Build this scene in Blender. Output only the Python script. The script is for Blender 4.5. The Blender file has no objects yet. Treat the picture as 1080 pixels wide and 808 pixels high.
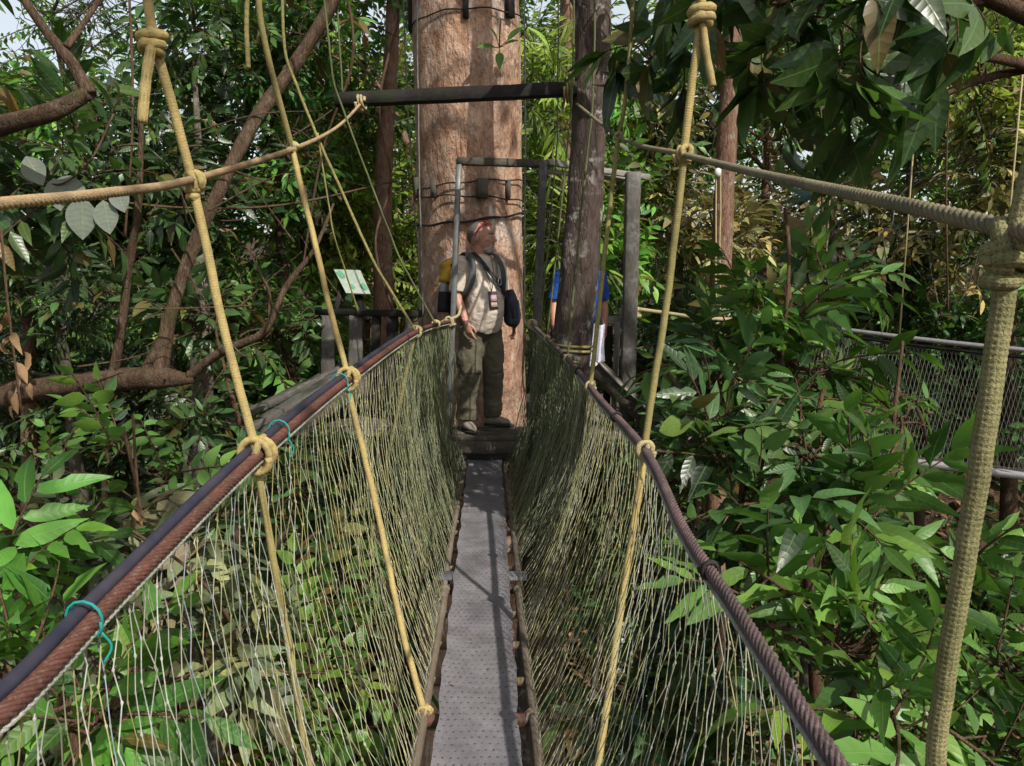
import bpy, math
import numpy as np
from mathutils import Vector, Matrix
rng = np.random.default_rng(11); LEAFK = 1.7
scene = bpy.context.scene
COL = scene.collection
R = math.radians
# ------------------------------------------------------------ camera model
CAM = np.array([0.0, 0.0, 1.43]); PITCH = R(7.6); FX = 780.0
_f = np.array([0, math.cos(PITCH), -math.sin(PITCH)]); _u = np.array([0, math.sin(PITCH), math.cos(PITCH)])
def P(px, py, Y):
    d = np.array([1.0, 0, 0]) * (px - 540) / FX + _u * (-(py - 404) / FX) + _f
    return CAM + d * (Y / d[1])
def S(px, Y):            # a pixel length as metres at distance Y
    return px * Y / FX
# ------------------------------------------------------------ tagging
def tag(o, label=None, cat=None, group=None, kind=None):
    if label: o['label'] = label
    if cat: o['category'] = cat
    if group: o['group'] = group
    if kind: o['kind'] = kind
    return o
def thing(name, label, cat, loc=(0, 0, 0), rz=0.0, group=None):
    o = bpy.data.objects.new(name, None); o.empty_display_size = .1; COL.objects.link(o)
    o.location = [float(v) for v in loc]; o.rotation_euler = (0, 0, rz)
    return tag(o, label, cat, group)
def copy_tree(o, parent=None):
    c = o.copy(); COL.objects.link(c); c.parent = parent
    for ch in list(o.children): copy_tree(ch, c)
    return c
# ------------------------------------------------------------ mesh builder
class MB:
    def __init__(s): s.V = []; s.Q = []; s.T = []; s.UV = []; s.C = []; s.n = 0
    def add(s, V, Q=None, T=None, UV=None, C=None):
        V = np.asarray(V, dtype=np.float64).reshape(-1, 3); n = len(V)
        s.V.append(V)
        s.UV.append(np.zeros((n, 2)) if UV is None else np.asarray(UV).reshape(-1, 2))
        if C is None: C = np.tile([.5, 0, .5, 1], (n, 1))
        C = np.asarray(C, dtype=np.float64)
        if C.ndim == 1: C = np.tile(C, (n, 1))
        s.C.append(C)
        if Q is not None and len(Q): s.Q.append(np.asarray(Q, dtype=np.int64).reshape(-1, 4) + s.n)
        if T is not None and len(T): s.T.append(np.asarray(T, dtype=np.int64).reshape(-1, 3) + s.n)
        s.n += n
    def mesh(s, name, smooth=True):
        me = bpy.data.meshes.new(name)
        V = np.concatenate(s.V); UV = np.concatenate(s.UV); C = np.concatenate(s.C)
        Q = np.concatenate(s.Q) if s.Q else np.zeros((0, 4), int)
        T = np.concatenate(s.T) if s.T else np.zeros((0, 3), int)
        li = np.concatenate([Q.ravel(), T.ravel()]).astype(np.int32)
        nq, nt = len(Q), len(T)
        me.vertices.add(len(V)); me.vertices.foreach_set('co', V.astype(np.float32).ravel())
        me.loops.add(len(li)); me.loops.foreach_set('vertex_index', li)
        me.polygons.add(nq + nt)
        ls = np.concatenate([np.arange(nq) * 4, nq * 4 + np.arange(nt) * 3]).astype(np.int32)
        me.polygons.foreach_set('loop_start', ls)
        me.update(calc_edges=True)
        uv = me.uv_layers.new(name='UVMap'); uv.data.foreach_set('uv', UV[li].astype(np.float32).ravel())
        a = me.attributes.new('lv', 'FLOAT_COLOR', 'POINT'); a.data.foreach_set('color', C.astype(np.float32).ravel())
        me.polygons.foreach_set('use_smooth', np.full(nq + nt, bool(smooth)))
        me.validate()
        return me
    def build(s, name, mat, parent=None, smooth=True, origin=None):
        """one mesh object; verts are world coordinates when parent sits at its location"""
        if origin is None and parent is not None: origin = np.array(parent.matrix_basis.translation)
        if origin is None: origin = np.zeros(3)
        origin = np.asarray(origin, float)
        for i in range(len(s.V)): s.V[i] = s.V[i] - origin
        o = bpy.data.objects.new(name, s.mesh(name, smooth)); COL.objects.link(o)
        if mat is not None: o.data.materials.append(mat)
        if parent is not None: o.parent = parent
        else: o.location = origin
        return o
def spline(pts, n):
    pts = np.asarray(pts, float); m = len(pts)
    if m == 2:
        t = np.linspace(0, 1, n)[:, None]; return pts[0] * (1 - t) + pts[1] * t
    e = np.vstack([2 * pts[0] - pts[1], pts, 2 * pts[-1] - pts[-2]])
    u = np.linspace(0, m - 1 - 1e-9, n); i = u.astype(int); f = (u - i)[:, None]
    p0, p1, p2, p3 = e[i], e[i + 1], e[i + 2], e[i + 3]
    return .5 * ((2 * p1) + (-p0 + p2) * f + (2 * p0 - 5 * p1 + 4 * p2 - p3) * f**2 + (-p0 + 3 * p1 - 3 * p2 + p3) * f**3)
def frames(pts, ref=None):
    pts = np.asarray(pts, float); t = np.gradient(pts, axis=0); t /= np.linalg.norm(t, axis=1)[:, None] + 1e-12
    a = np.array(ref if ref is not None else ([0, 0, 1.] if abs(t[0][2]) < .9 else [1., 0, 0]), float)
    N = np.zeros_like(pts); n = a - t[0] * np.dot(a, t[0]); n /= np.linalg.norm(n) + 1e-12
    for i in range(len(pts)):
        n = n - t[i] * np.dot(n, t[i]); n /= np.linalg.norm(n) + 1e-12; N[i] = n
    B = np.cross(t, N)
    return t, N, B
def tube(mb, pts, r, seg=8, disp=None, col=None, cap=True, ry=None, ref=None):
    pts = np.asarray(pts, float); k = len(pts)
    r = np.broadcast_to(np.asarray(r, float), (k,)) if np.ndim(r) == 0 else np.interp(np.linspace(0, 1, k), np.linspace(0, 1, len(r)), r)
    ry = r if ry is None else (np.full(k, ry) if np.ndim(ry) == 0 else np.interp(np.linspace(0, 1, k), np.linspace(0, 1, len(ry)), ry))
    t, N, B = frames(pts, ref)
    L = np.concatenate([[0], np.cumsum(np.linalg.norm(np.diff(pts, axis=0), axis=1))])
    th = np.linspace(0, 2 * math.pi, seg + 1)
    ct, st = np.cos(th), np.sin(th)
    m = np.ones((k, seg + 1)) if disp is None else disp(th[None, :], L[:, None])
    V = pts[:, None] + N[:, None] * (ct[None, :, None] * (r[:, None] * m)[..., None]) + B[:, None] * (st[None, :, None] * (ry[:, None] * m)[..., None])
    UV = np.stack(np.broadcast_arrays(th[None, :] / (2 * math.pi), L[:, None]), -1)
    i = np.arange(k - 1)[:, None]; j = np.arange(seg)[None, :]; w = seg + 1
    Q = np.stack([i * w + j, i * w + j + 1, (i + 1) * w + j + 1, (i + 1) * w + j], -1).reshape(-1, 4)
    V = V.reshape(-1, 3); UV = UV.reshape(-1, 2); T = []
    if col is None and disp is not None:      # how deep each point lies in the lay of the rope
        mn, mx_ = np.percentile(m, 1), np.percentile(m, 99); g_ = np.clip((m - mn) / (mx_ - mn + 1e-9), 0, 1).reshape(-1, 1); col = np.hstack([g_, 0 * g_, .5 + 0 * g_, 1 + 0 * g_])
        if cap: col = np.vstack([col, [.5, 0, .5, 1], [.5, 0, .5, 1]])
    if cap:
        V = np.vstack([V, pts[0], pts[-1]]); UV = np.vstack([UV, [.5, 0], [.5, L[-1]]]); c0 = len(V) - 2; c1 = c0 + 1
        jj = np.arange(seg)
        T = np.vstack([np.stack([jj + 1, jj, np.full(seg, c0)], -1), np.stack([(k - 1) * w + jj, (k - 1) * w + jj + 1, np.full(seg, c1)], -1)])
    mb.add(V, Q, T, UV, col)
def plank(mb, p0, p1, w, h, up=(0, 0, 1), n=2, jit=0.0, ch=None, col=None):
    """a squared timber swept from p0 to p1, chamfered edges; w across, h along 'up'"""
    p0 = np.asarray(p0, float); p1 = np.asarray(p1, float); up = np.asarray(up, float)
    d = p1 - p0; L = np.linalg.norm(d); d /= L; up = up - d * np.dot(up, d); up /= np.linalg.norm(up); s = np.cross(d, up)
    c = ch if ch is not None else min(w, h) * .12
    a, b = w / 2, h / 2
    prof = np.array([[-a + c, -b], [a - c, -b], [a, -b + c], [a, b - c], [a - c, b], [-a + c, b], [-a, b - c], [-a, -b + c]])
    n = max(n, 2); k = len(prof); V = []; UV = []
    for i in range(n):
        t = i / (n - 1); pr = prof + (rng.normal(0, jit, prof.shape) if jit else 0)
        o = p0 + d * L * t
        V.append(o + pr[:, :1] * s + pr[:, 1:] * up); UV.append(np.stack([np.arange(k) / k, np.full(k, L * t)], -1))
    V = np.vstack(V); UV = np.vstack(UV)
    i = np.arange(n - 1)[:, None]; j = np.arange(k)[None, :]
    Q = np.stack([i * k + j, i * k + (j + 1) % k, (i + 1) * k + (j + 1) % k, (i + 1) * k + j], -1).reshape(-1, 4)
    e = (n - 1) * k
    capf = [[0, 7, 6, 5], [0, 5, 4, 1], [1, 4, 3, 2]]
    Q = np.vstack([Q, np.array(capf), np.array([[e + v for v in q[::-1]] for q in capf])])
    mb.add(V, Q, None, UV, col)
def ellipsoid(mb, c, r, rot=None, nu=14, nv=9, col=None):
    u = np.linspace(0, 2 * math.pi, nu + 1)[None, :]; v = np.linspace(0, math.pi, nv + 1)[:, None]
    V = np.stack([np.cos(u) * np.sin(v) * r[0], np.sin(u) * np.sin(v) * r[1], (np.cos(v) + 0 * u) * r[2]], -1).reshape(-1, 3)
    if rot is not None: V = V @ np.array(rot).T
    UV = np.stack(np.broadcast_arrays(u / 6.283, v / 3.1416), -1).reshape(-1, 2)
    i = np.arange(nv)[:, None]; j = np.arange(nu)[None, :]; w = nu + 1
    Q = np.stack([i * w + j, (i + 1) * w + j, (i + 1) * w + j + 1, i * w + j + 1], -1).reshape(-1, 4)
    mb.add(V + np.asarray(c, float), Q, None, UV, col)
def coil(mb, p, axis, Rr, r, turns, pitch, seg=7, n=None, phase=0.0, wob=.0, fine=False):
    axis = np.asarray(axis, float) / np.linalg.norm(axis)
    a = np.array([0, 0, 1.]) if abs(axis[2]) < .8 else np.array([1., 0, 0])
    x = np.cross(axis, a); x /= np.linalg.norm(x); y = np.cross(axis, x)
    n = n or int((90 if fine else 26 if r > .007 else 14) * turns) + 2; seg = 40 if fine else seg
    t = np.linspace(0, 1, n); th = phase + t * turns * 2 * math.pi
    RR = Rr * (1 + wob * np.sin(th * 1.7 + phase))
    pts = np.asarray(p, float) + axis * ((t - .5) * pitch * turns)[:, None] + x * (np.cos(th) * RR)[:, None] + y * (np.sin(th) * RR)[:, None]
    tube(mb, pts, r, seg, disp=(braid(r, .07) if fine else braid(r * 3, .08, 6)) if r > .006 else None)
def twist(r, amp=.12, lobes=6, lay=7.0):
    k = 2 * math.pi / (r * lay * 2)
    return lambda th, L: 1 - amp + amp * np.abs(np.cos((lobes * th - lobes * k * L * .33) / 2)) * 1.3
def braid(r, amp=.1, n=12):
    k = 2 * math.pi / (r * 1.25)
    return lambda th, L: 1 + amp * np.cos(n / 2 * th + k * L) * np.cos(n / 2 * th - k * L)
def cablemat(name, c1, c2, groove, dust=(.30, .24, .2)):
    m = NT(name); o = m.coords('Object'); at = m.n('ShaderNodeAttribute', attribute_name='lv'); s_ = m.n('ShaderNodeSeparateColor'); m.l(at.outputs['Color'], s_.inputs[0])
    n = m.noise(o, 7, 5, .7); f = m.noise(o, 90, 4, .75); c = m.mix(m.ramp(n, .35, .65), c1, c2); c = m.mix(m.ramp(f, .5, .72, 0, .5), c, dust)
    c = m.mix(m.ramp(s_.outputs[0], .0, .5, .85, 0), c, groove); c = m.mix(m.ramp(m.noise(o, 3.1, 4, .7), .5, .65, 0, .35), c, (.05, .05, .035))
    m.set(c, m.ramp(f, .3, .7, .45, .75), .05, .4); m.bump(m.math('ADD', f, m.noise(o, 300, 2, .7)), .4, .002); return m.m
# ------------------------------------------------------------ materials
class NT:
    def __init__(s, name):
        s.m = bpy.data.materials.new(name); s.m.use_nodes = True; s.t = s.m.node_tree; s.t.nodes.clear()
        s.out = s.n('ShaderNodeOutputMaterial'); s.b = s.n('ShaderNodeBsdfPrincipled'); s.l(s.b.outputs[0], s.out.inputs[0])
    def n(s, k, **kw):
        x = s.t.nodes.new(k)
        for a, v in kw.items(): setattr(x, a, v)
        return x
    def l(s, a, b): s.t.links.new(a, b)
    def inp(s, sock, v):
        if hasattr(v, 'is_output') or isinstance(v, bpy.types.NodeSocket): s.l(v, sock)
        elif isinstance(v, (tuple, list)): sock.default_value = (*v, 1) if len(v) == 3 and len(sock.default_value) == 4 else v
        else: sock.default_value = v
    def math(s, op, a, b=0.0, c=None, clamp=False):
        x = s.n('ShaderNodeMath', operation=op, use_clamp=clamp); s.inp(x.inputs[0], a); s.inp(x.inputs[1], b)
        if c is not None: s.inp(x.inputs[2], c)
        return x.outputs[0]
    def mix(s, f, a, b, mode='MIX'):
        x = s.n('ShaderNodeMix', data_type='RGBA', blend_type=mode); s.inp(x.inputs[0], f); s.inp(x.inputs[6], a); s.inp(x.inputs[7], b); return x.outputs[2]
    def ramp(s, f, lo, hi, a=0.0, b=1.0):
        x = s.n('ShaderNodeMapRange', clamp=True); s.inp(x.inputs[0], f); x.inputs[1].default_value = lo; x.inputs[2].default_value = hi
        x.inputs[3].default_value = a; x.inputs[4].default_value = b; return x.outputs[0]
    def noise(s, vec, scale, detail=4, rough=.6, dist=0.0):
        x = s.n('ShaderNodeTexNoise'); s.l(vec, x.inputs['Vector']); x.inputs['Scale'].default_value = scale; x.inputs['Detail'].default_value = detail
        x.inputs['Roughness'].default_value = rough; x.inputs['Distortion'].default_value = dist; return x.outputs['Fac']
    def voro(s, vec, scale, feature='F1'):
        x = s.n('ShaderNodeTexVoronoi', feature=feature); s.l(vec, x.inputs['Vector']); x.inputs['Scale'].default_value = scale; return x
    def coords(s, kind='Object', sc=(1, 1, 1), rot=(0, 0, 0)):
        c = s.n('ShaderNodeTexCoord'); m = s.n('ShaderNodeMapping'); s.l(c.outputs[kind], m.inputs[0]); m.inputs['Scale'].default_value = sc; m.inputs['Rotation'].default_value = rot
        return m.outputs[0]
    def bump(s, h, strength=.4, dist=.01):
        x = s.n('ShaderNodeBump'); s.l(h, x.inputs['Height']); x.inputs['Strength'].default_value = strength; x.inputs['Distance'].default_value = dist
        s.l(x.outputs[0], s.b.inputs['Normal']); return x.outputs[0]
    def set(s, col=None, rough=None, metal=None, spec=None):
        if col is not None: s.inp(s.b.inputs['Base Color'], col)
        if rough is not None: s.inp(s.b.inputs['Roughness'], rough)
        if metal is not None: s.inp(s.b.inputs['Metallic'], metal)
        if spec is not None: s.inp(s.b.inputs['Specular IOR Level'], spec)
        return s
def bark(name, c1, c2, c3, sc=1.0, lichen=.5, moss=(.06, .09, .02), mossamt=.3, bs=.5, crk_=.45, lz=1.0, vz=.28, stain=None):
    m = NT(name); v = m.coords('Object', (1, 1, vz)); w = m.coords('Object')
    a = m.noise(v, 9 * sc, 6, .65, .4); b = m.noise(w, 2.6 * sc, 4, .6); c = m.mix(m.ramp(a, .35, .68), c1, c2)
    l = m.noise(m.coords('Object', (1, 1, lz)), 6.5 * sc, 5, .7); lf = m.math('MULTIPLY', m.ramp(l, .52, .60), m.ramp(b, .42, .6))
    c = m.mix(m.math('MULTIPLY', lf, lichen), c, c3)
    mo = m.noise(w, 3.3 * sc, 5, .7, .5); c = m.mix(m.math('MULTIPLY', m.ramp(mo, .55, .7), mossamt), c, moss)
    sp = m.voro(v, 16 * sc).outputs['Distance']
    if stain:
        s1 = m.noise(m.coords('Object', (1, 1, .45)), 1.5, 5, .65, .6); c = m.mix(m.ramp(s1, .52, .68, 0, .6), c, stain); s2 = m.noise(m.coords('Object', (1, 1, .35)), 5, 6, .75, .8); c = m.mix(m.ramp(s2, .58, .68, 0, .5), c, (.24, .12, .07)); s3 = m.voro(m.coords('Object', (1, 1, .6)), 9).outputs['Distance']; c = m.mix(m.math('MULTIPLY', m.ramp(s3, .12, .2, 1, 0), m.ramp(a, .45, .6)), c, (.72, .64, .57))
    fine = m.noise(v, 40 * sc, 4, .7)
    c = m.mix(m.ramp(fine, .3, .75, .75, 0), c, m.mix(1.0, c, (.35, .3, .28), 'MULTIPLY'))
    m.set(c, .85, 0, .2)
    cr = m.voro(m.coords('Object', (1, 1, .22)), 22 * sc, 'DISTANCE_TO_EDGE').outputs['Distance']; crk = m.ramp(cr, 0, .09, 1, 0)
    c = m.mix(m.math('MULTIPLY', crk, crk_), c, m.mix(1.0, c, (.3, .25, .22), 'MULTIPLY')); m.set(c, .85, 0, .2)
    m.bump(m.math('SUBTRACT', m.math('ADD', m.math('MULTIPLY', a, .8), m.math('ADD', m.math('MULTIPLY', fine, .6), m.math('MULTIPLY', sp, .3))), m.math('MULTIPLY', crk, .8 * crk_)), bs, .035 / sc)
    return m.m
def wood(name, c1, c2, c3, lichen=.5, rough=.8, green=.2):
    m = NT(name); uv = m.coords('UV', (3.0, .8, 1)); o = m.coords('Object')
    g = m.noise(uv, 14, 5, .7, .3); fine = m.noise(m.coords('UV', (14, 1.6, 1)), 9, 4, .7); b = m.noise(o, 7, 5, .7); c = m.mix(m.ramp(g, .3, .7), c1, c2)
    c = m.mix(m.math('MULTIPLY', m.ramp(b, .5, .62), lichen), c, c3)
    c = m.mix(m.math('MULTIPLY', m.ramp(m.noise(o, 4.2, 4, .7), .52, .66), green), c, (.05, .08, .015))
    c = m.mix(m.ramp(fine, .35, .6, .6, 0), c, m.mix(1.0, c, (.4, .38, .36), 'MULTIPLY'))
    m.set(c, rough, 0, .25); m.bump(m.math('ADD', g, fine), .5, .006); return m.m
def ropemat(name, c1, c2, dirt=(.12, .11, .07), dirtamt=.6, freq=60, moss=.0, rough=.75, darkgap=.3):
    m = NT(name); o = m.coords('Object'); uv = m.coords('UV')
    n = m.noise(o, 9, 5, .7); f = m.noise(o, 130, 3, .7)
    c = m.mix(m.ramp(f, .3, .7), c1, c2); c = m.mix(m.math('MULTIPLY', m.ramp(n, .45, .68), dirtamt), c, dirt)
    if moss: c = m.mix(m.math('MULTIPLY', m.ramp(m.noise(o, 5, 4, .7), .45, .6), moss), c, (.10, .13, .03))
    sx = m.n('ShaderNodeSeparateXYZ'); m.l(uv, sx.inputs[0])
    ph1 = m.math('ADD', m.math('MULTIPLY', sx.outputs[0], 37.7), m.math('MULTIPLY', sx.outputs[1], freq * 6.28))
    ph2 = m.math('SUBTRACT', m.math('MULTIPLY', sx.outputs[0], 37.7), m.math('MULTIPLY', sx.outputs[1], freq * 6.28))
    br = m.math('MULTIPLY', m.math('COSINE', ph1), m.math('COSINE', ph2)); at = m.n('ShaderNodeAttribute', attribute_name='lv'); sc_ = m.n('ShaderNodeSeparateColor'); m.l(at.outputs['Color'], sc_.inputs[0]); gr = sc_.outputs[0]
    c = m.mix(m.ramp(gr, 0, .48, darkgap * 2.2, 0), c, m.mix(1.0, c, (.3, .27, .2), 'MULTIPLY'))
    fz = m.noise(o, 420, 2, .8); c = m.mix(m.ramp(fz, .3, .7, .35, 0), c, m.mix(1.0, c, (.45, .42, .36), 'MULTIPLY'))
    m.set(c, rough, 0, .3); m.bump(m.math('ADD', fz, f), .7, .003); return m.m
def plain(name, c, rough=.6, metal=0, spec=.4, var=.25, scale=20, bs=.15, c2=None):
    m = NT(name); o = m.coords('Object'); n = m.noise(o, scale, 4, .65)
    c2 = c2 or tuple(x * (1 - var) for x in c)
    m.set(m.mix(m.ramp(n, .3, .7), c, c2), m.ramp(n, .3, .7, rough, min(1, rough + .15)), metal, spec); m.bump(n, bs, .004); return m.m
def leafmat(name, dark, light, dry=(.16, .09, .03), trans=.35, rough=.42, vein=.5, nveins=8, tcol=(.22, .38, .03), spec=.5, dust=0.0):
    m = NT(name); dark = tuple(x * .85 for x in dark); light = tuple(min(.6, x * 2.7) for x in light)
    at = m.n('ShaderNodeAttribute', attribute_name='lv'); sp = m.n('ShaderNodeSeparateColor'); m.l(at.outputs['Color'], sp.inputs[0])
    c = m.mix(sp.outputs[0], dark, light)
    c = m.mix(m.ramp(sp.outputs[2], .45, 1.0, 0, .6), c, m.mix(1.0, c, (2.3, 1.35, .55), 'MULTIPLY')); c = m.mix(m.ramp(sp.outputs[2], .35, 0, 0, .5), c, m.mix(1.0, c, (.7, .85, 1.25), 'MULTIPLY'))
    o = m.coords('Object'); c = m.mix(m.ramp(m.noise(o, 14, 3, .6), .35, .7, 0, .45), c, m.mix(1.0, c, (.55, .6, .5), 'MULTIPLY'))
    if dust: c = m.mix(m.math('MULTIPLY', m.ramp(m.noise(o, 22, 4, .7), .42, .62), dust), c, (.20, .22, .15))
    bs_ = m.noise(o, 75, 3, .7); c = m.mix(m.ramp(bs_, .66, .74, 0, .6), c, m.mix(1.0, dry, (.6, .6, .6), 'MULTIPLY'))
    c = m.mix(sp.outputs[1], c, dry)
    if vein:
        uv = m.coords('UV'); sx = m.n('ShaderNodeSeparateXYZ'); m.l(uv, sx.inputs[0])
        au = m.math('ABSOLUTE', m.math('SUBTRACT', sx.outputs[0], .5))
        ph = m.math('SUBTRACT', m.math('MULTIPLY', sx.outputs[1], nveins * 3.1416), m.math('MULTIPLY', au, 5.5))
        si = m.math('ABSOLUTE', m.math('SINE', ph)); vl = m.ramp(si, 0, .16, 1, 0); mid = m.ramp(au, .012, .035, 1, 0)
        vv = m.math('MAXIMUM', m.math('MULTIPLY', vl, .6), mid)
        c = m.mix(m.math('MULTIPLY', vv, vein), c, m.mix(.5, light, (.2, .3, .1)))
        m.bump(m.math('MULTIPLY', m.math('ADD', m.ramp(si, 0, .9, 0, 1), m.math('MULTIPLY', mid, -1.0)), 1.0), .22, .003)
    m.set(c, rough, 0, spec)
    tr = m.n('ShaderNodeBsdfTranslucent'); m.l(m.mix(.5, m.mix(sp.outputs[1], tcol, dry), m.mix(.4, c, tcol)), tr.inputs[0])
    mx = m.n('ShaderNodeMixShader'); mx.inputs[0].default_value = trans; m.l(m.b.outputs[0], mx.inputs[1]); m.l(tr.outputs[0], mx.inputs[2]); m.l(mx.outputs[0], m.out.inputs[0])
    return m.m
SKY, SUN = .09, 5.0
# ------------------------------------------------------------ leaves and sprays
def leaf_tpl(n, W, fold, curl, notch=0.0, wav=.0, peak=.75, g=None):
    g = g or rng
    s = np.linspace(0, 1, n + 1)
    w = W * np.sin(math.pi * s**peak)**.85 * (1 - .2 * s); w[0] = .012; w[-1] = .004
    wl, wr = w.copy(), w.copy()
    if notch:
        for arr in (wl, wr):
            k = g.random(n + 1) < notch; k[0] = k[-1] = False; arr[k] *= g.uniform(.35, .8, k.sum())
    z = -curl * s**2
    ph = g.uniform(0, 6)
    L = np.stack([s, wl, z + fold * wl + wav * np.sin(s * 14 + ph) * wl / W], -1)
    M = np.stack([s, 0 * s, z], -1)
    Rr = np.stack([s, -wr, z + fold * wr + wav * np.sin(s * 13 + ph + 2) * wr / W], -1)
    V = np.stack([L, M, Rr], 1).reshape(-1, 3)
    u = np.stack([.5 + .5 * wl / W, .5 + 0 * s, .5 - .5 * wr / W], 1).reshape(-1); UV = np.stack([u, np.repeat(s, 3)], -1)
    i = np.arange(n)[:, None] * 3; j = np.arange(2)[None, :]
    Q = np.stack([i + j, i + j + 3, i + j + 4, i + j + 1], -1).reshape(-1, 4)
    return V, Q, UV
def norm(v): v = np.asarray(v, float); return v / (np.linalg.norm(v) + 1e-12)
def basis(d, up, roll=0.0):
    x = norm(d); up = np.asarray(up, float); z = norm(up - x * np.dot(up, x)); y = np.cross(z, x)
    if roll:
        c, s = math.cos(roll), math.sin(roll); y, z = y * c + z * s, z * c - y * s
    return np.stack([x, y, z], 1)
def make_spray(kind, g):
    """a leafy twig, unit length ~1 along +x, +z up. returns leaf and wood geometry"""
    K = dict(far=dict(n=13, seg=2, L=(.24, .36), W=.22, tw=.9, droop=.25, ang=(40, 75), notch=0, wav=0, ld=.35),
             fine=dict(n=22, seg=2, L=(.13, .22), W=.24, tw=1.0, droop=.2, ang=(35, 80), notch=0, wav=0, ld=.3),
             mid=dict(n=9, seg=4, L=(.34, .5), W=.19, tw=.85, droop=.18, ang=(40, 65), notch=.08, wav=.01, ld=.35),
             near=dict(n=8, seg=8, L=(.36, .58), W=.17, tw=.8, droop=.2, ang=(35, 65), notch=.10, wav=.012, ld=.4),
             tuft=dict(n=6, seg=9, L=(.5, .92), W=.20, tw=.55, droop=.15, ang=(25, 95), notch=.05, wav=.014, ld=.6),
             blade=dict(n=12, seg=3, L=(.34, .55), W=.075, tw=1.0, droop=.5, ang=(20, 50), notch=0, wav=0, ld=.6),
             oval=dict(n=10, seg=5, L=(.22, .3), W=.27, tw=.95, droop=.12, ang=(50, 75), notch=.02, wav=.008, ld=.15))[kind]
    mb = MB(); wd = MB()
    m = 6; t = np.linspace(0, 1, m)
    bend = g.uniform(-.12, .12)
    pts = np.stack([K['tw'] * t, bend * t**2, -K['droop'] * t**2 * g.uniform(.5, 1.3)], -1)
    tube(wd, pts, [.014, .006], 4 if kind in ('far', 'fine', 'blade') else 5, cap=False)
    n = K['n']
    for i in range(n):
        q = (i + .8) / n if kind != 'tuft' else .35 + .65 * (i + 1) / n
        p = np.array([np.interp(q, t, pts[:, k]) for k in range(3)])
        T = norm(np.array([K['tw'], bend * 2 * q, -2 * K['droop'] * q]))
        side = 1 if i % 2 else -1
        if i == n - 1: a = R(g.uniform(-12, 12))
        else: a = side * R(g.uniform(*K['ang']))
        if kind == 'tuft': a = R(-100 + 200 * (i + g.random() * .6) / n)
        N = norm(np.array([0, 0, 1]) + g.normal(0, .28, 3)); N = norm(N - T * N.dot(T)); Sd = np.cross(N, T)
        d = T * math.cos(a) + Sd * math.sin(a); d = norm(d - np.array([0, 0, 1]) * K['ld'] * g.uniform(.1, 2.0))
        Bm = basis(d, norm(N + g.normal(0, .2, 3)))
        V, Q, UV = leaf_tpl(K['seg'], K['W'] * g.uniform(.85, 1.15), g.uniform(.04, .32), g.uniform(.02, .42), K['notch'], K['wav'], g.uniform(.65, .85), g)
        L = g.uniform(*K['L']) * (1 - .25 * abs(q - .55))
        V = (V * L + np.array([.05 * L, 0, 0])) @ Bm.T + p
        r = g.random()
        mb.add(V, Q, None, UV, [np.clip(g.normal(.45, .25), 0, 1), (g.uniform(.5, 1) if g.random() < .035 else 0), r, 1])
        if K['seg'] >= 4: tube(wd, np.array([p, p + d * L * .06]), .006, 4, cap=False)
    f = lambda b: (np.vstack(b.V), np.vstack(b.Q), np.vstack(b.UV), np.vstack(b.C))
    return f(mb), f(wd)
SPRAYS = {}
def sprays(kind):
    if kind not in SPRAYS:
        g = np.random.default_rng(abs(hash(kind)) % 1000 if False else sum(map(ord, kind)))
        SPRAYS[kind] = [make_spray(kind, g) for _ in range(14)]
    return SPRAYS[kind]
def place_sprays(leaf, wd, kind, pos, dirs, ups, scale, tint, twigs=True, dryp=0.0):
    """vectorised: tint adds to the light/dark value of each spray"""
    T = sprays(kind); K = len(pos)
    var = rng.integers(0, len(T), K)
    x = dirs / (np.linalg.norm(dirs, axis=1)[:, None] + 1e-9)
    z = ups - x * np.sum(ups * x, 1)[:, None]; z /= np.linalg.norm(z, axis=1)[:, None] + 1e-9
    y = np.cross(z, x); M = np.stack([x, y, z], 2)
    for v in range(len(T)):
        idx = np.where(var == v)[0]
        if not len(idx): continue
        for part, dst in ((0, leaf), (1, wd)):
            if part == 1 and (not twigs or dst is None): continue
            V, Q, UV, C = T[v][part]
            VV = np.einsum('kij,nj->kni', M[idx] * scale[idx][:, None, None], V) + pos[idx][:, None]
            n = len(V); k = len(idx)
            QQ = (Q[None] + (np.arange(k) * n)[:, None, None]).reshape(-1, 4)
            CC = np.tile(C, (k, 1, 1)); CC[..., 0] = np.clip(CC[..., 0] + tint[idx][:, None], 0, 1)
            if part == 0: CC[..., 2] = np.clip(CC[..., 2] * .5 + rng.random(k)[:, None] * .55, 0, 1)
            if dryp and part == 0:
                dr = rng.random(k) < dryp; CC[dr, :, 1] = np.maximum(CC[dr, :, 1], rng.uniform(.5, 1, dr.sum())[:, None])
            dst.add(VV.reshape(-1, 3), QQ, None, np.tile(UV, (k, 1)), CC.reshape(-1, 4))
def blob_points(c, r, n, shell=2.4):
    v = rng.normal(0, 1, (n, 3)); v /= np.linalg.norm(v, axis=1)[:, None]
    rr = rng.random(n)**(1 / shell)
    off = v * rr[:, None] * np.asarray(r)[None]
    return np.asarray(c)[None] + off, v
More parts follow.
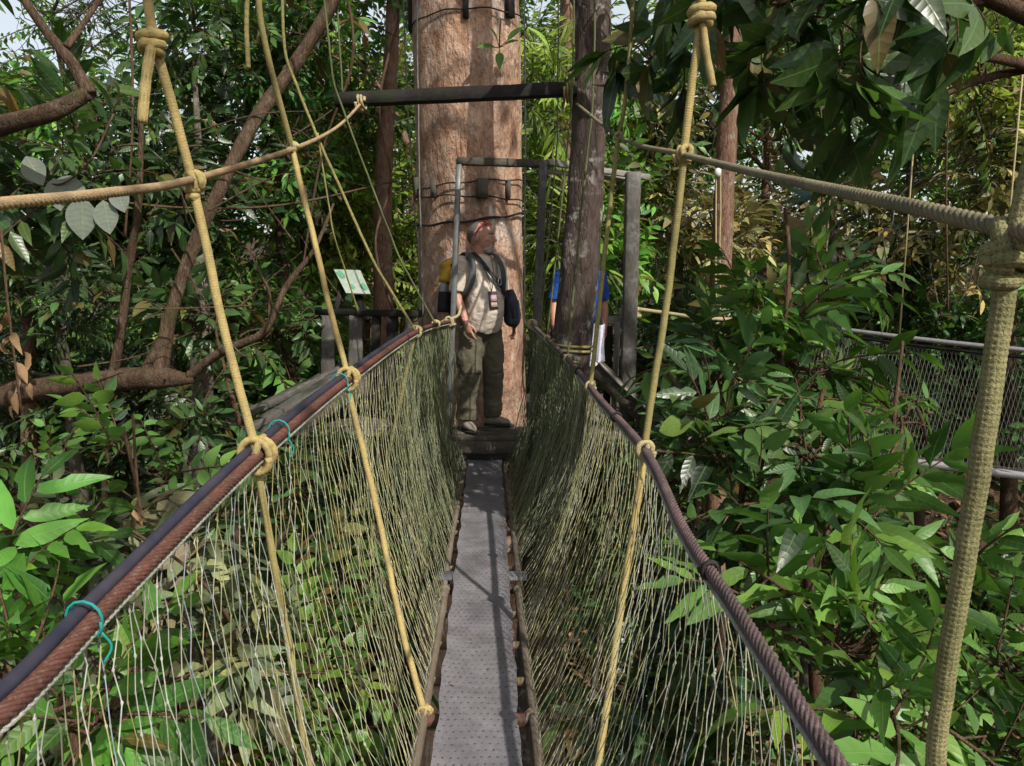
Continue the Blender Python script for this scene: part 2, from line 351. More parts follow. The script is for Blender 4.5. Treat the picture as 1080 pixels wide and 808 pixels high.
def foliage(leaf, wd, blobs, kind, size, density, up=.35, out=1.0, jitter=.5, tint=0.0, tintvar=.18, twigs=True, droop=0.0, dryp=0.0, clump=True):
    """blobs: (centre, (rx,ry,rz), count)"""
    ends = []
    for (c, r, n) in blobs:
        r = np.broadcast_to(np.asarray(r, float), (3,)); n = max(1, int(n * density))
        pos, v = blob_points(c, r, n)
        if clump:        # pull sprays together so that gaps open between clumps
            kc = max(3, n // 9); cc, cv = blob_points(c, r, kc); j = rng.integers(0, kc, n)
            f = rng.uniform(.35, .8, n)[:, None]; pos = pos * (1 - f) + cc[j] * f; ct = rng.normal(0, .12, kc)[j]
        else: ct = 0
        d = v * out + rng.normal(0, jitter, (n, 3)) + np.array([0, 0, up - droop])
        ups = np.array([0, 0, 1.]) + rng.normal(0, .5, (n, 3))
        sc = size * rng.uniform(.55, 1.4, n)
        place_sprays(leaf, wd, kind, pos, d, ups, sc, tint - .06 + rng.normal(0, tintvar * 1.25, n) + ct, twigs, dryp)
        ends.append(pos)
    return ends
def limb(mb, pts, r, seg=9, n=None, wob=.06, fine=.04):
    pts = spline(pts, n or max(6, len(pts) * 6))
    ph = rng.uniform(0, 6, 4)
    def disp(th, L): return 1 + wob * np.sin(3 * th + ph[0] + L * 2.1) + wob * .7 * np.sin(5 * th + ph[1] - L * 5) + fine * np.sin(2 * th + ph[2] + L * 17)
    tube(mb, pts, r, seg, disp)
def plant(name, label, cat, base, stem, r, blobs, kind, size, density, lmat, bmat, group=None, nbranch=1.0, tint=0, droop=0.0, up=.35, twigs=True, dryp=0.0, crown='crown', stemname='trunk', jitter=.5, limbs=(), clump=True, tintvar=.18, brr=.35, tangle=0):
    """thing > trunk (stem + branches), crown. stem: list of points, base first"""
    t = thing(name, label, cat, base, group=group)
    tr = MB(); lf = MB()
    st = spline([np.asarray(base, float)] + [np.asarray(p, float) for p in stem], 26)
    limb(tr, st, r, 12, n=40)
    for (pts, rr) in limbs: limb(tr, pts, rr, 9)
    ends = foliage(lf, tr, blobs, kind, size, density, tint=tint, droop=droop, up=up, twigs=twigs, dryp=dryp, jitter=jitter, clump=clump, tintvar=tintvar)
    for (c, rad, n), pos in zip(blobs, ends):
        c = np.asarray(c, float); k = np.argmin(np.linalg.norm(st - c, axis=1) + .35 * np.maximum(0, st[:, 2] - c[2] + .2)); s = st[k]
        L = np.linalg.norm(c - s); r0 = (r[-1] if np.ndim(r) else r) * .8
        rb = np.clip(L * .022 * brr / .35, .006, r0)
        mid = (s + c) / 2 + np.array([0, 0, .12 * L]) + rng.normal(0, .07 * L, 3)
        if L > .15: limb(tr, [s, mid, c], [rb, rb * .5], 6, n=9)
        m = min(len(pos), int(10 * nbranch)) if nbranch < 90 else len(pos)
        for q in pos[rng.permutation(len(pos))[:m]]:
            mm = (c + q) / 2 + rng.normal(0, .05 * np.linalg.norm(q - c), 3) - np.array([0, 0, .03])
            tube(tr, spline([c, mm, q], 6), [rb * .45, max(.003, size * .012)], 5, cap=False)
    for (c, rad, n) in blobs:
        for q in range(int(tangle)):
            a, v = blob_points(c, rad, 1); a = a[0]; d = rng.normal(0, 1, 3) * [1, .6, 1.3]; L = np.mean(rad) * rng.uniform(.4, 1.1); d = norm(d) * L
            tube(tr, spline([a - d * .5, a + rng.normal(0, .12 * L, 3), a + d * .5, a + d * .8 + rng.normal(0, .2 * L, 3)], 10), [rng.uniform(.004, .012), .003], 5, cap=False)
    tr.build(stemname, bmat, t); lf.build(crown, lmat, t)
    return t
# ------------------------------------------------------------ people
def remesh(name, mb, voxel, mat, parent, smooth=3, noise=None, factor=.5):
    me = mb.mesh(name + '_src'); o = bpy.data.objects.new(name, me); COL.objects.link(o)
    m = o.modifiers.new('r', 'REMESH'); m.mode = 'VOXEL'; m.voxel_size = voxel; m.use_smooth_shade = True
    if smooth: s = o.modifiers.new('s', 'SMOOTH'); s.factor = factor; s.iterations = smooth
    for (ns, st) in (noise or []):
        tx = bpy.data.textures.new(name + '_wrinkle', 'CLOUDS'); tx.noise_scale = ns; tx.noise_depth = 2
        d = o.modifiers.new('d', 'DISPLACE'); d.texture = tx; d.strength = st; d.mid_level = .5; d.texture_coords = 'LOCAL'
    bpy.context.view_layer.update()
    dg = bpy.context.evaluated_depsgraph_get(); new = bpy.data.meshes.new_from_object(o.evaluated_get(dg))
    o.modifiers.clear(); o.data = new; new.name = name; bpy.data.meshes.remove(me)
    new.materials.clear(); new.materials.append(mat)
    new.polygons.foreach_set('use_smooth', np.ones(len(new.polygons), bool))
    if parent is not None: o.parent = parent
    return o
def rz(a):
    c, s = math.cos(a), math.sin(a); return np.array([[c, -s, 0], [s, c, 0], [0, 0, 1.]])
def rx(a):
    c, s = math.cos(a), math.sin(a); return np.array([[1, 0, 0], [0, c, -s], [0, s, c]])
def hand(mb, wrist, d, palm_n, thumb, curl=.5, s=1.0):
    """d: down the hand; palm_n: out of the palm; thumb: towards the thumb side"""
    d = norm(d); palm_n = norm(np.asarray(palm_n) - d * np.dot(palm_n, d)); th = norm(np.asarray(thumb) - d * np.dot(thumb, d) - palm_n * np.dot(thumb, palm_n))
    w = np.asarray(wrist, float); pl = .095 * s
    tube(mb, [w - d * .01, w + d * .03 * s, w + d * .07 * s, w + d * pl], [.026 * s, .036 * s, .041 * s, .036 * s], 12, ry=[.021 * s, .017 * s, .015 * s, .011 * s], ref=th)
    for k, (off, ln) in enumerate(((.030, .072), (.010, .080), (-.011, .075), (-.030, .060))):
        p = w + d * (pl - .015) * 1.0 + th * off * s; pts = [p - d * .01]; a = .12 + .06 * k
        for j, seg in enumerate((.45, .3, .25)):
            a += curl * (.35 + .1 * k) * (1 if j else .5); dd = d * math.cos(a) + palm_n * math.sin(a); p = p + dd * ln * s * seg * 1.15; pts.append(p)
        tube(mb, spline(pts, 8), [.0098 * s, .0092 * s, .0078 * s], 8)
        ellipsoid(mb, pts[-1], (.0078 * s,) * 3, nu=8, nv=6)
    b = w + d * .022 * s + th * .026 * s
    pts = [b - th * .01, b + (th * .55 + d * .75) * .035 * s + palm_n * .008 * s, b + (th * .5 + d * .85) * .06 * s + palm_n * .018 * s, b + (th * .38 + d * .95) * .082 * s + palm_n * .026 * s]
    tube(mb, spline(pts, 8), [.0135 * s, .011 * s, .0085 * s], 8); ellipsoid(mb, pts[-1], (.0085 * s,) * 3, nu=8, nv=6)
def person(name, label, loc, rot, cfg, skin, mats):
    """local frame: faces -Y, x to the person's left"""
    t = thing(name, label, 'person', loc, rot)
    hy = cfg.get('head_yaw', 0); A = cfg['arms']; F = cfg['feet']; knees = cfg['knees']
    b = MB()
    # torso
    tz = [.86, .95, 1.05, 1.16, 1.28, 1.38, 1.45, 1.50]
    tube(b, spline([(0, .0, z) for z in tz], 24), [.15, .165, .15, .15, .165, .18, .15, .07], 24, ry=[.10, .115, .115, .12, .115, .105, .085, .06], ref=(1, 0, 0))
    # neck, head
    Hr = rz(hy) @ rx(R(cfg.get('nod', 0))); hc = np.array([0, -.012, 1.50])
    tube(b, [(0, .01, 1.44), (0, .004, 1.52), (0, -.008, 1.61)], [.070, .062, .060], 16, ry=[.068, .062, .062], ref=(1, 0, 0))
    HS = 1.10
    def hp(x, y, z): return hc + Hr @ (np.array([x, y, z - 1.575]) * HS) + np.array([0, 0, .038])
    def he(c, r, rot=None, **k): ellipsoid(b, hp(*c), np.array(r) * HS, Hr if rot is None else Hr @ rot, **k)
    he((0, .012, 1.705), (.077, .100, .100), nu=28, nv=18)                # cranium
    he((0, -.030, 1.66), (.062, .066, .085), nu=24, nv=16)                 # face
    he((0, -.040, 1.605), (.047, .050, .036), nu=20, nv=12)                # jaw
    he((0, -.080, 1.588), (.022, .018, .018))                              # chin
    he((0, -.082, 1.722), (.050, .018, .011))                              # brow
    for s in (-1, 1):
        he((s * .040, -.064, 1.668), (.022, .020, .018))                   # cheek
        he((s * .078, .015, 1.682), (.010, .020, .032), rz(s * R(18)))     # ear
        he((s * .0105, -.108, 1.660), (.009, .010, .008))                  # nostril
    tube(b, [hp(0, -.088, 1.715), hp(0, -.104, 1.690), hp(0, -.122, 1.664)], [.008, .010, .012], 10)
    he((0, -.117, 1.662), (.012, .011, .010))
    he((0, -.094, 1.634), (.024, .011, .006)); he((0, -.091, 1.623), (.021, .011, .0065))
    # arms
    for s, a in ((-1, A[0]), (1, A[1])):
        sh, el, wr = [np.array(q, float) for q in a['j']]
        ellipsoid(b, sh, (.062, .058, .062))
        tube(b, spline([sh, (sh + el) / 2 + np.array([s * .008, .006, 0]), el], 10), [.056, .050, .041], 16)
        ellipsoid(b, el, (.041, .041, .041))
        tube(b, spline([el, el * .7 + wr * .3 + np.array([s * .004, 0, 0]), wr], 10), [.041, .042, .026], 16)
        hand(b, wr, a['d'], a['palm'], a['thumb'], a.get('curl', .5))
    # legs
    for s, kn, f in ((-1, knees[0], F[0]), (1, knees[1], F[1])):
        hip = np.array([s * .088, 0, .90]); kn = np.array(kn, float); an = np.array([f[0], f[1], .085])
        tube(b, spline([hip, (hip + kn) / 2 + np.array([0, -.01, 0]), kn], 12), [.088, .080, .056], 18)
        ellipsoid(b, kn, (.055, .056, .06))
        tube(b, spline([kn, kn * .65 + an * .35 + np.array([0, .018, 0]), an], 12), [.054, .056, .036], 18)
        fd = rz(R(f[2])) @ np.array([0, -1., 0]); tube(b, [an + np.array([0, 0, -.02]) - fd * .05, an + fd * .05 + np.array([0, 0, -.035]), an + fd * .15 + np.array([0, 0, -.055])], [.035, .036, .028], 12)
    body = remesh('body', b, .0058, skin, t, 4, factor=.4)
    # eyes
    for s in (-1, 1):
        e = MB(); ellipsoid(e, hp(s * .031, -.0815, 1.697), (.0125, .0125, .0125), Hr); e.build('eye', mats['eye'], t, origin=(0, 0, 0))
    # shirt
    c = MB(); bl = cfg.get('belly', .05)
    hem = cfg.get('hem', .90)
    zz = [hem, .97, 1.06, 1.15, 1.26, 1.36, 1.43, 1.475, 1.515]; yc = [-.2 * bl, -.5 * bl, -.9 * bl, -.7 * bl, -.15 * bl, 0, 0, .003, .006]
    rxs = [.182, .176, .163, .160, .168, .182, .172, .122, .076]; rys = [.134 + .35 * bl, .128 + .5 * bl, .122 + .6 * bl, .120 + .5 * bl, .120 + .1 * bl, .114, .100, .083, .067]
    tube(c, spline([(0, y, z) for y, z in zip(yc, zz)], 34), np.interp(np.linspace(0, 1, 34), np.linspace(0, 1, 9), rxs), 28, ry=np.interp(np.linspace(0, 1, 34), np.linspace(0, 1, 9), rys), ref=(1, 0, 0))
    for s, a in ((-1, A[0]), (1, A[1])):
        sh, el, wr = [np.array(q, float) for q in a['j']]; e = sh * .12 + el * .88
        ellipsoid(c, sh, (.074, .070, .072)); tube(c, spline([sh + (sh - e) * .1, (sh + e) / 2, e], 10), [.074, .070, .073], 18)
    remesh('shirt', c, .009, mats['shirt'], t, 3, [(.12, .022), (.05, .015)])
    # trousers or shorts
    c = MB(); short = cfg.get('shorts')
    tube(c, spline([(0, 0, .80), (0, 0, .86), (0, -.1 * bl, .93), (0, -.2 * bl, 1.0)], 12), [.155, .180, .176, .165], 24, ry=[.10, .128, .132, .128], ref=(1, 0, 0))
    for s, kn, f in ((-1, knees[0], F[0]), (1, knees[1], F[1])):
        hip = np.array([s * .090, 0, .90]); kn = np.array(kn, float); an = np.array([f[0], f[1], .10])
        if short: tube(c, spline([hip, (hip + kn) / 2, kn * .85 + hip * .15], 12), [.108, .11, .112], 18)
        else:
            tube(c, spline([hip, (hip + kn) / 2, kn + np.array([0, -.01, 0])], 14), [.108, .110, .092], 18)
            ellipsoid(c, kn, (.09, .09, .09)); tube(c, spline([kn, (kn + an) / 2 + np.array([0, .012, 0]), an], 14), [.092, .088, .084, .082], 18)
            ellipsoid(c, (kn + hip) / 2 + np.array([s * .10, 0, -.08]), (.022, .065, .085))      # cargo pocket
            for q in (.12, .18, .25): coil(c, kn * q + an * (1 - q), (0, 0, 1), .074, .013, 1.0, .03, 6)     # folds stacked at the cuff
    remesh('shorts' if short else 'trousers', c, .009, mats['trousers'], t, 3, [(.16, .034), (.06, .014)])
    # shoes
    for s, f in ((-1, F[0]), (1, F[1])):
        rr = rz(R(f[2])); o = np.array([f[0], f[1], 0]); c = MB()
        pt = lambda x, y, z: o + rr @ np.array([x, y, z])
        tube(c, spline([pt(0, .075, .055), pt(0, .03, .062), pt(0, -.05, .055), pt(0, -.12, .045), pt(0, -.185, .036)], 16), [.026, .040, .043, .049, .040, .018], 18, ry=[.036, .046, .044, .036, .028, .014], ref=(rr @ np.array([1, 0, 0])))
        tube(c, [pt(0, .02, .05), pt(0, .025, .12)], [.045, .047], 14)
        sh = remesh('shoe', c, .006, mats['shoe'], t, 2)
        c = MB(); tube(c, spline([pt(0, .082, .012), pt(0, .0, .012), pt(0, -.1, .012), pt(0, -.195, .014)], 14), [.026, .042, .046, .052, .044, .016], 16, ry=.0125, ref=(rr @ np.array([1, 0, 0])))
        c.build('sole', mats['sole'], sh, origin=(0, 0, 0))
        c = MB()
        for k in range(4): y = -.045 - k * .022; tube(c, spline([pt(-.028, y, .082 - k * .008), pt(0, y - .004, .098 - k * .010), pt(.028, y, .082 - k * .008)], 7), .004, 6)
        c.build('lace', mats['lace'], sh, origin=(0, 0, 0))
    return t, hp, Hr
# ============================================================ materials used
M = dict(
 rope=ropemat('yellow_rope', (.56, .43, .17), (.43, .34, .14), (.22, .19, .10), .7, 52, darkgap=.25),
 rope_old=ropemat('weathered_yellow_rope', (.40, .33, .13), (.31, .27, .11), (.12, .12, .05), .7, 34, .3),
 rope_near=ropemat('mossy_braided_rope', (.40, .36, .18), (.29, .27, .13), (.13, .13, .05), .8, 34, .35),
 upper=ropemat('brown_upper_rope', (.50, .36, .20), (.38, .27, .15), (.16, .12, .08), .6, 60),
 upper_r=ropemat('grey_upper_rope', (.28, .24, .15), (.20, .18, .11), (.10, .10, .06), .6, 60),
 thin=ropemat('thin_green_rope', (.16, .18, .07), (.10, .12, .05), (.05, .06, .03), .6, 60),
 cable=cablemat('rusty_rail_rope', (.14, .052, .036), (.075, .036, .028), (.02, .011, .009), (.24, .17, .13)),
 cable_r=cablemat('dark_rail_rope', (.15, .095, .095), (.075, .052, .056), (.018, .012, .013)),
 hose=plain('dark_blue_hose', (.022, .024, .045), .38, 0, .5, .4, 8, .1, (.05, .045, .06)),
 whitecord=ropemat('white_cord', (.55, .55, .48), (.35, .36, .30), (.15, .16, .12), .7, 90),
 teal=plain('teal_twine', (.02, .30, .27), .6, 0, .3),
 knot=ropemat('pale_knot_rope', (.55, .46, .27), (.42, .35, .18), (.20, .18, .10), .5, 60),
 wire=plain('grey_wire', (.22, .22, .20), .5, .4, .4, .4),
 darkwire=plain('dark_wire', (.035, .03, .028), .6, .3, .3),
 pole=wood('bamboo_pole', (.26, .21, .15), (.16, .13, .10), (.34, .30, .25), .4),
 rung=wood('rung_wood', (.30, .22, .15), (.17, .12, .09), (.38, .33, .27), .5),
 grey=wood('grey_timber', (.14, .13, .12), (.07, .065, .06), (.26, .26, .24), .5, green=.35),
 dark=wood('dark_timber', (.022, .019, .017), (.012, .011, .010), (.05, .05, .045), .3),
 pale=wood('pale_timber', (.34, .32, .28), (.20, .19, .17), (.45, .44, .40), .5, green=.3),
 deckwood=wood('platform_timber', (.13, .11, .09), (.06, .052, .045), (.22, .20, .16), .4, green=.5),
 metal=plain('galvanised_frame', (.20, .21, .21), .5, .5, .5, .4, 12),
 bark_big=bark('big_trunk_bark', (.48, .275, .175), (.72, .52, .385), (.82, .74, .67), .7, .8, (.13, .075, .05), .55, 1.0, .12, .55, .6, (.12, .06, .04)),
 bark_slim=bark('slender_trunk_bark', (.060, .045, .039), (.145, .11, .092), (.50, .50, .46), 1.2, 1.0, (.05, .06, .025), .5, .6, .25),
 bark_brown=bark('branch_bark', (.075, .047, .030), (.155, .105, .07), (.24, .23, .16), 2.2, .4, (.06, .075, .02), .55, .6),
 bark_red=bark('reddish_bark', (.20, .11, .075), (.33, .21, .15), (.42, .38, .32), 1.4, .5),
 bark_grey=bark('grey_bark', (.09, .08, .065), (.18, .16, .13), (.33, .33, .28), 1.6, .6),
 twig=bark('twig_bark', (.09, .055, .035), (.17, .105, .065), (.22, .20, .14), 3, .3),
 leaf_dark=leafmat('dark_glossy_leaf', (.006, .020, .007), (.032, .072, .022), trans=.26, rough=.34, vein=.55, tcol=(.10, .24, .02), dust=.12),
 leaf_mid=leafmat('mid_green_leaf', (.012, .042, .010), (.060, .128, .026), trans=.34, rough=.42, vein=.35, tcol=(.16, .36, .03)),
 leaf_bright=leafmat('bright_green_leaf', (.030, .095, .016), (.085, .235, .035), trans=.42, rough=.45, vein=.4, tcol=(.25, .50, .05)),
 leaf_lit=leafmat('sunlit_yellow_green_leaf', (.045, .10, .015), (.14, .24, .04), trans=.48, rough=.5, vein=0, tcol=(.34, .48, .06)),  # sunlit tone of the background foliage put into the leaf colour
 leaf_dusty=leafmat('dusty_grey_leaf', (.035, .060, .028), (.13, .17, .085), (.18, .12, .07), .25, .55, .4, tcol=(.2, .3, .06), dust=.6),
 leaf_olive=leafmat('olive_leaf', (.045, .060, .018), (.20, .19, .085), (.22, .15, .08), .35, .5, 0, tcol=(.3, .32, .08)),
 leaf_far=leafmat('far_leaf', (.008, .032, .010), (.050, .130, .028), trans=.34, rough=.5, vein=0, tcol=(.14, .30, .03)),
 leaf_grey=leafmat('silvery_leaf', (.04, .055, .045), (.060, .075, .065), trans=.1, rough=.5, vein=.3, dust=.4),
 leaf_dry=leafmat('dry_leaf', (.13, .07, .035), (.27, .16, .09), (.30, .16, .08), .25, .7, .3, tcol=(.4, .2, .08)),
)
# ============================================================ setting: ground
def gz(x, y):
    x = np.asarray(x, float); y = np.asarray(y, float)
    sm = lambda v, a, b: np.clip((v - a) / (b - a), 0, 1)**2 * (3 - 2 * np.clip((v - a) / (b - a), 0, 1))
    z = -4.6 + 2.0 * sm(-x, 2.5, 9) + 1.6 * sm(x, 3.5, 11) + 3.6 * sm(y, 9, 24) + 6 * sm(np.hypot(x, y), 26, 90) + 1.0 * sm(-y, 2, 10)
    return z + .16 * np.sin(x * 1.1 + y * .7) + .12 * np.sin(y * 1.9 - x * .6) + .06 * np.sin(x * 3.7) * np.sin(y * 3.1)
gx = np.concatenate([np.linspace(-260, -31, 24), np.linspace(-30, 30, 121), np.linspace(31, 260, 24)])
gy = np.concatenate([np.linspace(-260, -13, 20), np.linspace(-12, 36, 97), np.linspace(38, 320, 26)])
X, Y = np.meshgrid(gx, gy); V = np.stack([X, Y, gz(X, Y)], -1).reshape(-1, 3)
w = len(gx); i = np.arange(len(gy) - 1)[:, None]; j = np.arange(w - 1)[None]
mb = MB(); mb.add(V, np.stack([i * w + j, i * w + j + 1, (i + 1) * w + j + 1, (i + 1) * w + j], -1).reshape(-1, 4), None, V[:, :2])
m = NT('forest_floor'); o = m.coords('Object')
vr = m.voro(o, 9); n = m.noise(o, 3, 6, .7)
sc_ = m.n('ShaderNodeSeparateColor'); m.l(vr.outputs['Color'], sc_.inputs[0])
c = m.mix(sc_.outputs[0], (.035, .022, .014), (.12, .075, .045)); c = m.mix(m.ramp(n, .45, .65), c, (.02, .018, .010)); m.set(c, .9, 0, .2); m.bump(m.math('ADD', vr.outputs['Distance'], n), .8, .05)
tag(mb.build('ground', m.m), kind='structure')

# ============================================================ the rope bridge
def cx(y): return -0.105 - (y - 2.0) * .030             # centre line of the walkway
Y0, Y1 = -1.2, 5.93
deck = thing('walkway_deck', 'narrow grey dotted walking board on a ladder of poles, running to the big trunk', 'walkway', (cx(2.0), 2.0, 0))
def dotted():
    m = NT('dotted_board'); uv = m.coords('UV'); o = m.coords('Object')
    sx = m.n('ShaderNodeSeparateXYZ'); m.l(o, sx.inputs[0])
    px = m.math('MULTIPLY', sx.outputs[0], 42); py = m.math('MULTIPLY', sx.outputs[1], 30)
    row = m.math('FLOOR', py); px2 = m.math('ADD', px, m.math('MULTIPLY', m.math('MODULO', m.math('ABSOLUTE', row), 2.0), .5))
    fx = m.math('SUBTRACT', m.math('FRACT', px2), .5); fy = m.math('SUBTRACT', m.math('FRACT', py), .5)
    r = m.math('SQRT', m.math('ADD', m.math('MULTIPLY', fx, fx), m.math('MULTIPLY', m.math('MULTIPLY', fy, fy), 1.9)))
    dn = m.noise(o, 60, 3, .6)
    dot = m.math('MULTIPLY', m.ramp(r, .14, .24, 1, 0), m.ramp(dn, .36, .5))
    n = m.noise(o, 5, 6, .7, .3); c = m.mix(m.ramp(n, .35, .68), (.145, .138, .150), (.275, .265, .280))
    c = m.mix(m.math('MULTIPLY', m.ramp(m.noise(o, 2.1, 5, .7), .5, .66), .45), c, (.115, .095, .08))
    grit = m.noise(o, 220, 2, .7); c = m.mix(m.ramp(grit, .3, .75, .35, 0), c, (.06, .055, .06))
    c = m.mix(m.math('MULTIPLY', m.math('MULTIPLY', dot, m.ramp(m.noise(o, 9, 4, .7), .35, .6, .25, .75)), 1.0), c, (.03, .028, .035)); m.set(c, m.ramp(n, .3, .7, .5, .75), 0, .4)
    c = m.mix(m.ramp(m.noise(o, 26, 5, .75), .56, .7, 0, .5), c, (.07, .06, .05)); m.set(c)
    m.bump(m.math('ADD', m.math('MULTIPLY', dot, -1.0), m.math('MULTIPLY', grit, .3)), .5, .003); return m.m
M['board'] = dotted()
def board(y0, y1, z, w):
    mb = MB(); ny = int((y1 - y0) / .04) + 2; nx = 13
    ys = np.linspace(y0, y1, ny)[:, None]; xs = np.linspace(-.5, .5, nx)[None]
    e = .004 * np.sin(ys * 13) + .003 * np.sin(ys * 29 + 1)
    X = cx(ys) + xs * w + e * (xs * 2); lip = .006 * (np.abs(xs * 2)**8); Z = z + 0 * xs + .003 * np.sin(ys * 4.1) * np.cos(xs * 4) + .002 * np.sin(ys * 9 + xs * 7) + lip
    top = np.stack(np.broadcast_arrays(X, ys, Z), -1).reshape(-1, 3); bot = top - np.array([0, 0, .016])
    i = np.arange(ny - 1)[:, None]; j = np.arange(nx - 1)[None]; Q = np.stack([i * nx + j, i * nx + j + 1, (i + 1) * nx + j + 1, (i + 1) * nx + j], -1).reshape(-1, 4); n = ny * nx
    Qs = [Q, Q[:, ::-1] + n]
    a = np.arange(ny - 1) * nx; Qs.append(np.stack([a, a + nx, a + nx + n, a + n], -1)); a = a + nx - 1; Qs.append(np.stack([a + nx, a, a + n, a + nx + n], -1))
    a = np.arange(nx - 1); Qs.append(np.stack([a + 1, a, a + n, a + 1 + n], -1)); a = a + (ny - 1) * nx; Qs.append(np.stack([a, a + 1, a + 1 + n, a + n], -1))
    mb.add(np.vstack([top, bot]), np.vstack(Qs)); return mb.build('walking_board', M['board'], deck, smooth=False)
board(Y0, Y1, .0, .270)
def polex(y, s): return cx(y) + s * (.188 - .006 * (y - 2))
def polez(y): return -.035 + .004 * np.sin(y * 2)
for s in (-1, 1):
    for (a, b) in ((Y0, 3.44), (3.30, 6.05)):
        ys = np.linspace(a, b, 60); mb = MB(); ph = rng.uniform(0, 6); up = .01 if a > 0 else 0
        tube(mb, np.stack([polex(ys, s) + .005 * np.sin(ys * 2 + ph), ys, polez(ys) + up], -1), .0185 if a < 0 else .016, 12, lambda th, L: 1 + .05 * np.sin(L * 9 + ph) + .05 * np.cos(3 * th) + .10 * np.exp(-((L % .42) - .2)**2 / .0003))
        sp = mb.build('side_pole', M['pole'], deck)
    for y in (-.6, .4, 1.55, 2.36, 3.40, 4.4, 5.3):
        mb = MB(); coil(mb, (polex(y, s), y, polez(y)), (0, 1, 0), .022, .0055, 3.0, .011, 7, wob=.08); mb.build('rope_lashing', M['pole'], deck)
for k in range(26):
    y = -.95 + .275 * k + rng.normal(0, .008); mb = MB()
    tube(mb, spline([(polex(y, -1) - .015, y + rng.normal(0, .01), -.050), (cx(y), y, -.053), (polex(y, 1) + .015, y + rng.normal(0, .01), -.050)], 12), .0165 if k % 4 else .024, 9, lambda th, L: 1 + .06 * np.sin(2 * th + L * 8) + .05 * np.sin(L * 30))
    mb.build('rung', M['rung'] if k % 4 else M['cable'], deck)
mb = MB(); plank(mb, (cx(3.52) - .225, 3.52, -.008), (cx(3.52) + .225, 3.52, -.008), .10, .012, ch=.002); mb.build('cross_plate', plain('grey_plate', (.24, .24, .26), .5, .2), deck)

# hand rails --------------------------------------------------------------
railL = np.array([P(-330, 1010, .62), P(-150, 845, .78), P(0, 750, .95), P(130, 617, 1.28), P(270, 480, 1.87), P(370, 397, 2.85), P(440, 349, 4.3), P(474, 339, 5.95)])
railR = np.array([P(1330, 1560, .45), P(1010, 990, .80), P(885, 808, 1.02), P(775, 640, 1.45), P(722, 560, 1.85), P(680, 475, 2.45), P(632, 420, 3.45), P(600, 380, 4.55), P(560, 341, 5.95)])
HL = spline(railL, 400); HR = spline(railR, 400)
HL = np.vstack([HL[0] + (HL[0] - HL[8]) / np.linalg.norm(HL[0] - HL[8]) * 1.1 * np.array([0.1, 1, -.25]), HL]); HR = np.vstack([HR[0] + np.array([.05, -1.2, .1]), HR])
def at_y(H, y):
    return np.array([np.interp(y, H[:, 1], H[:, k]) for k in range(3)])
hl = thing('handrail', 'left handrail of rusty rope with a dark blue hose alongside and teal ties', 'handrail', HL[0])
def line(H, a, b, off=(0, 0, 0), step=.02):
    ys = np.arange(a, b, step); return np.array([at_y(H, y) for y in ys]) + np.asarray(off)
def dense(H, a, b, off=(0, 0, 0), step=.006):
    p = line(H, a, b, off, .02); L = np.concatenate([[0], np.cumsum(np.linalg.norm(np.diff(p, axis=0), axis=1))]); n = int(L[-1] / step); q = np.linspace(0, L[-1], n)
    return np.stack([np.interp(q, L, p[:, k]) for k in range(3)], -1)
ymax = 5.93
def helix(r, n=7, lay=6.0, amp=.13):
    k = 2 * math.pi / (r * 2 * lay); return lambda th, L: 1 - amp * 1.4 + amp * 2.2 * np.abs(np.cos((n * th) / 2 - n * k * L / 2))
mb = MB(); tube(mb, dense(HL, HL[0][1] + .01, ymax, (.008, 0, .0), .0027), .0135, 28, helix(.0135, 8, 4.5)); mb.build('rail_rope', M['cable'], hl)
mb = MB(); tube(mb, dense(HL, HL[0][1] + .01, 4.2, (-.017, 0, .010), .03), .0130, 16, lambda th, L: 1 + .07 * np.cos(2 * th) + .03 * np.sin(L * 3)); mb.build('hose', M['hose'], hl)
mb = MB(); tube(mb, dense(HL, HL[0][1] + .01, ymax, (.012, 0, -.018), .004), .0055, 12, helix(.0055, 4, 4)); mb.build('white_cord', M['whitecord'], hl)
for y in (1.17, 2.06, 2.72, .1):
    p = at_y(HL, y); d = at_y(HL, y + .1) - p; mb = MB(); coil(mb, p + np.array([-.006, 0, .003]), d, .031, .0026, 1.6, .010, 7, wob=.10)
    tube(mb, spline([p + [.02, 0, -.02], p + [.03, .01, -.05], p + [.02, .0, -.075]], 8), .0022, 6); mb.build('twine_tie', M['teal'], hl)
hr = thing('handrail', 'right handrail of dark twisted rope with a thin pale cord below', 'handrail', HR[0])
mb = MB(); tube(mb, dense(HR, HR[0][1] + .01, ymax, (0, 0, .0), .0027), .0140, 28, helix(.0140, 8, 4.5)); mb.build('rail_rope', M['cable_r'], hr)
mb = MB(); tube(mb, dense(HR, HR[0][1] + .01, ymax, (-.008, 0, -.021), .004), .0050, 12, helix(.0050, 4, 4)); mb.build('white_cord', M['whitecord'], hr)
for k, y in enumerate((1.62, 3.0, 4.2, 4.7)):
    p = at_y(HR, y); d = at_y(HR, y + .1) - p; mb = MB(); coil(mb, p, d, .020, .004, 2.5, .012, 7, wob=.1); mb.build('wire_tie', M['darkwire'], hr)
for H, ob in ((HL, hl), (HR, hr)):
    p = at_y(H, 5.9); mb = MB(); coil(mb, p, (0, 1, 0), .028, .010, 3, .02, 8, wob=.3); coil(mb, p + [0, .02, 0], (1, 0, .4), .032, .009, 2, .02, 8); mb.build('end_knot', M['knot'], ob)

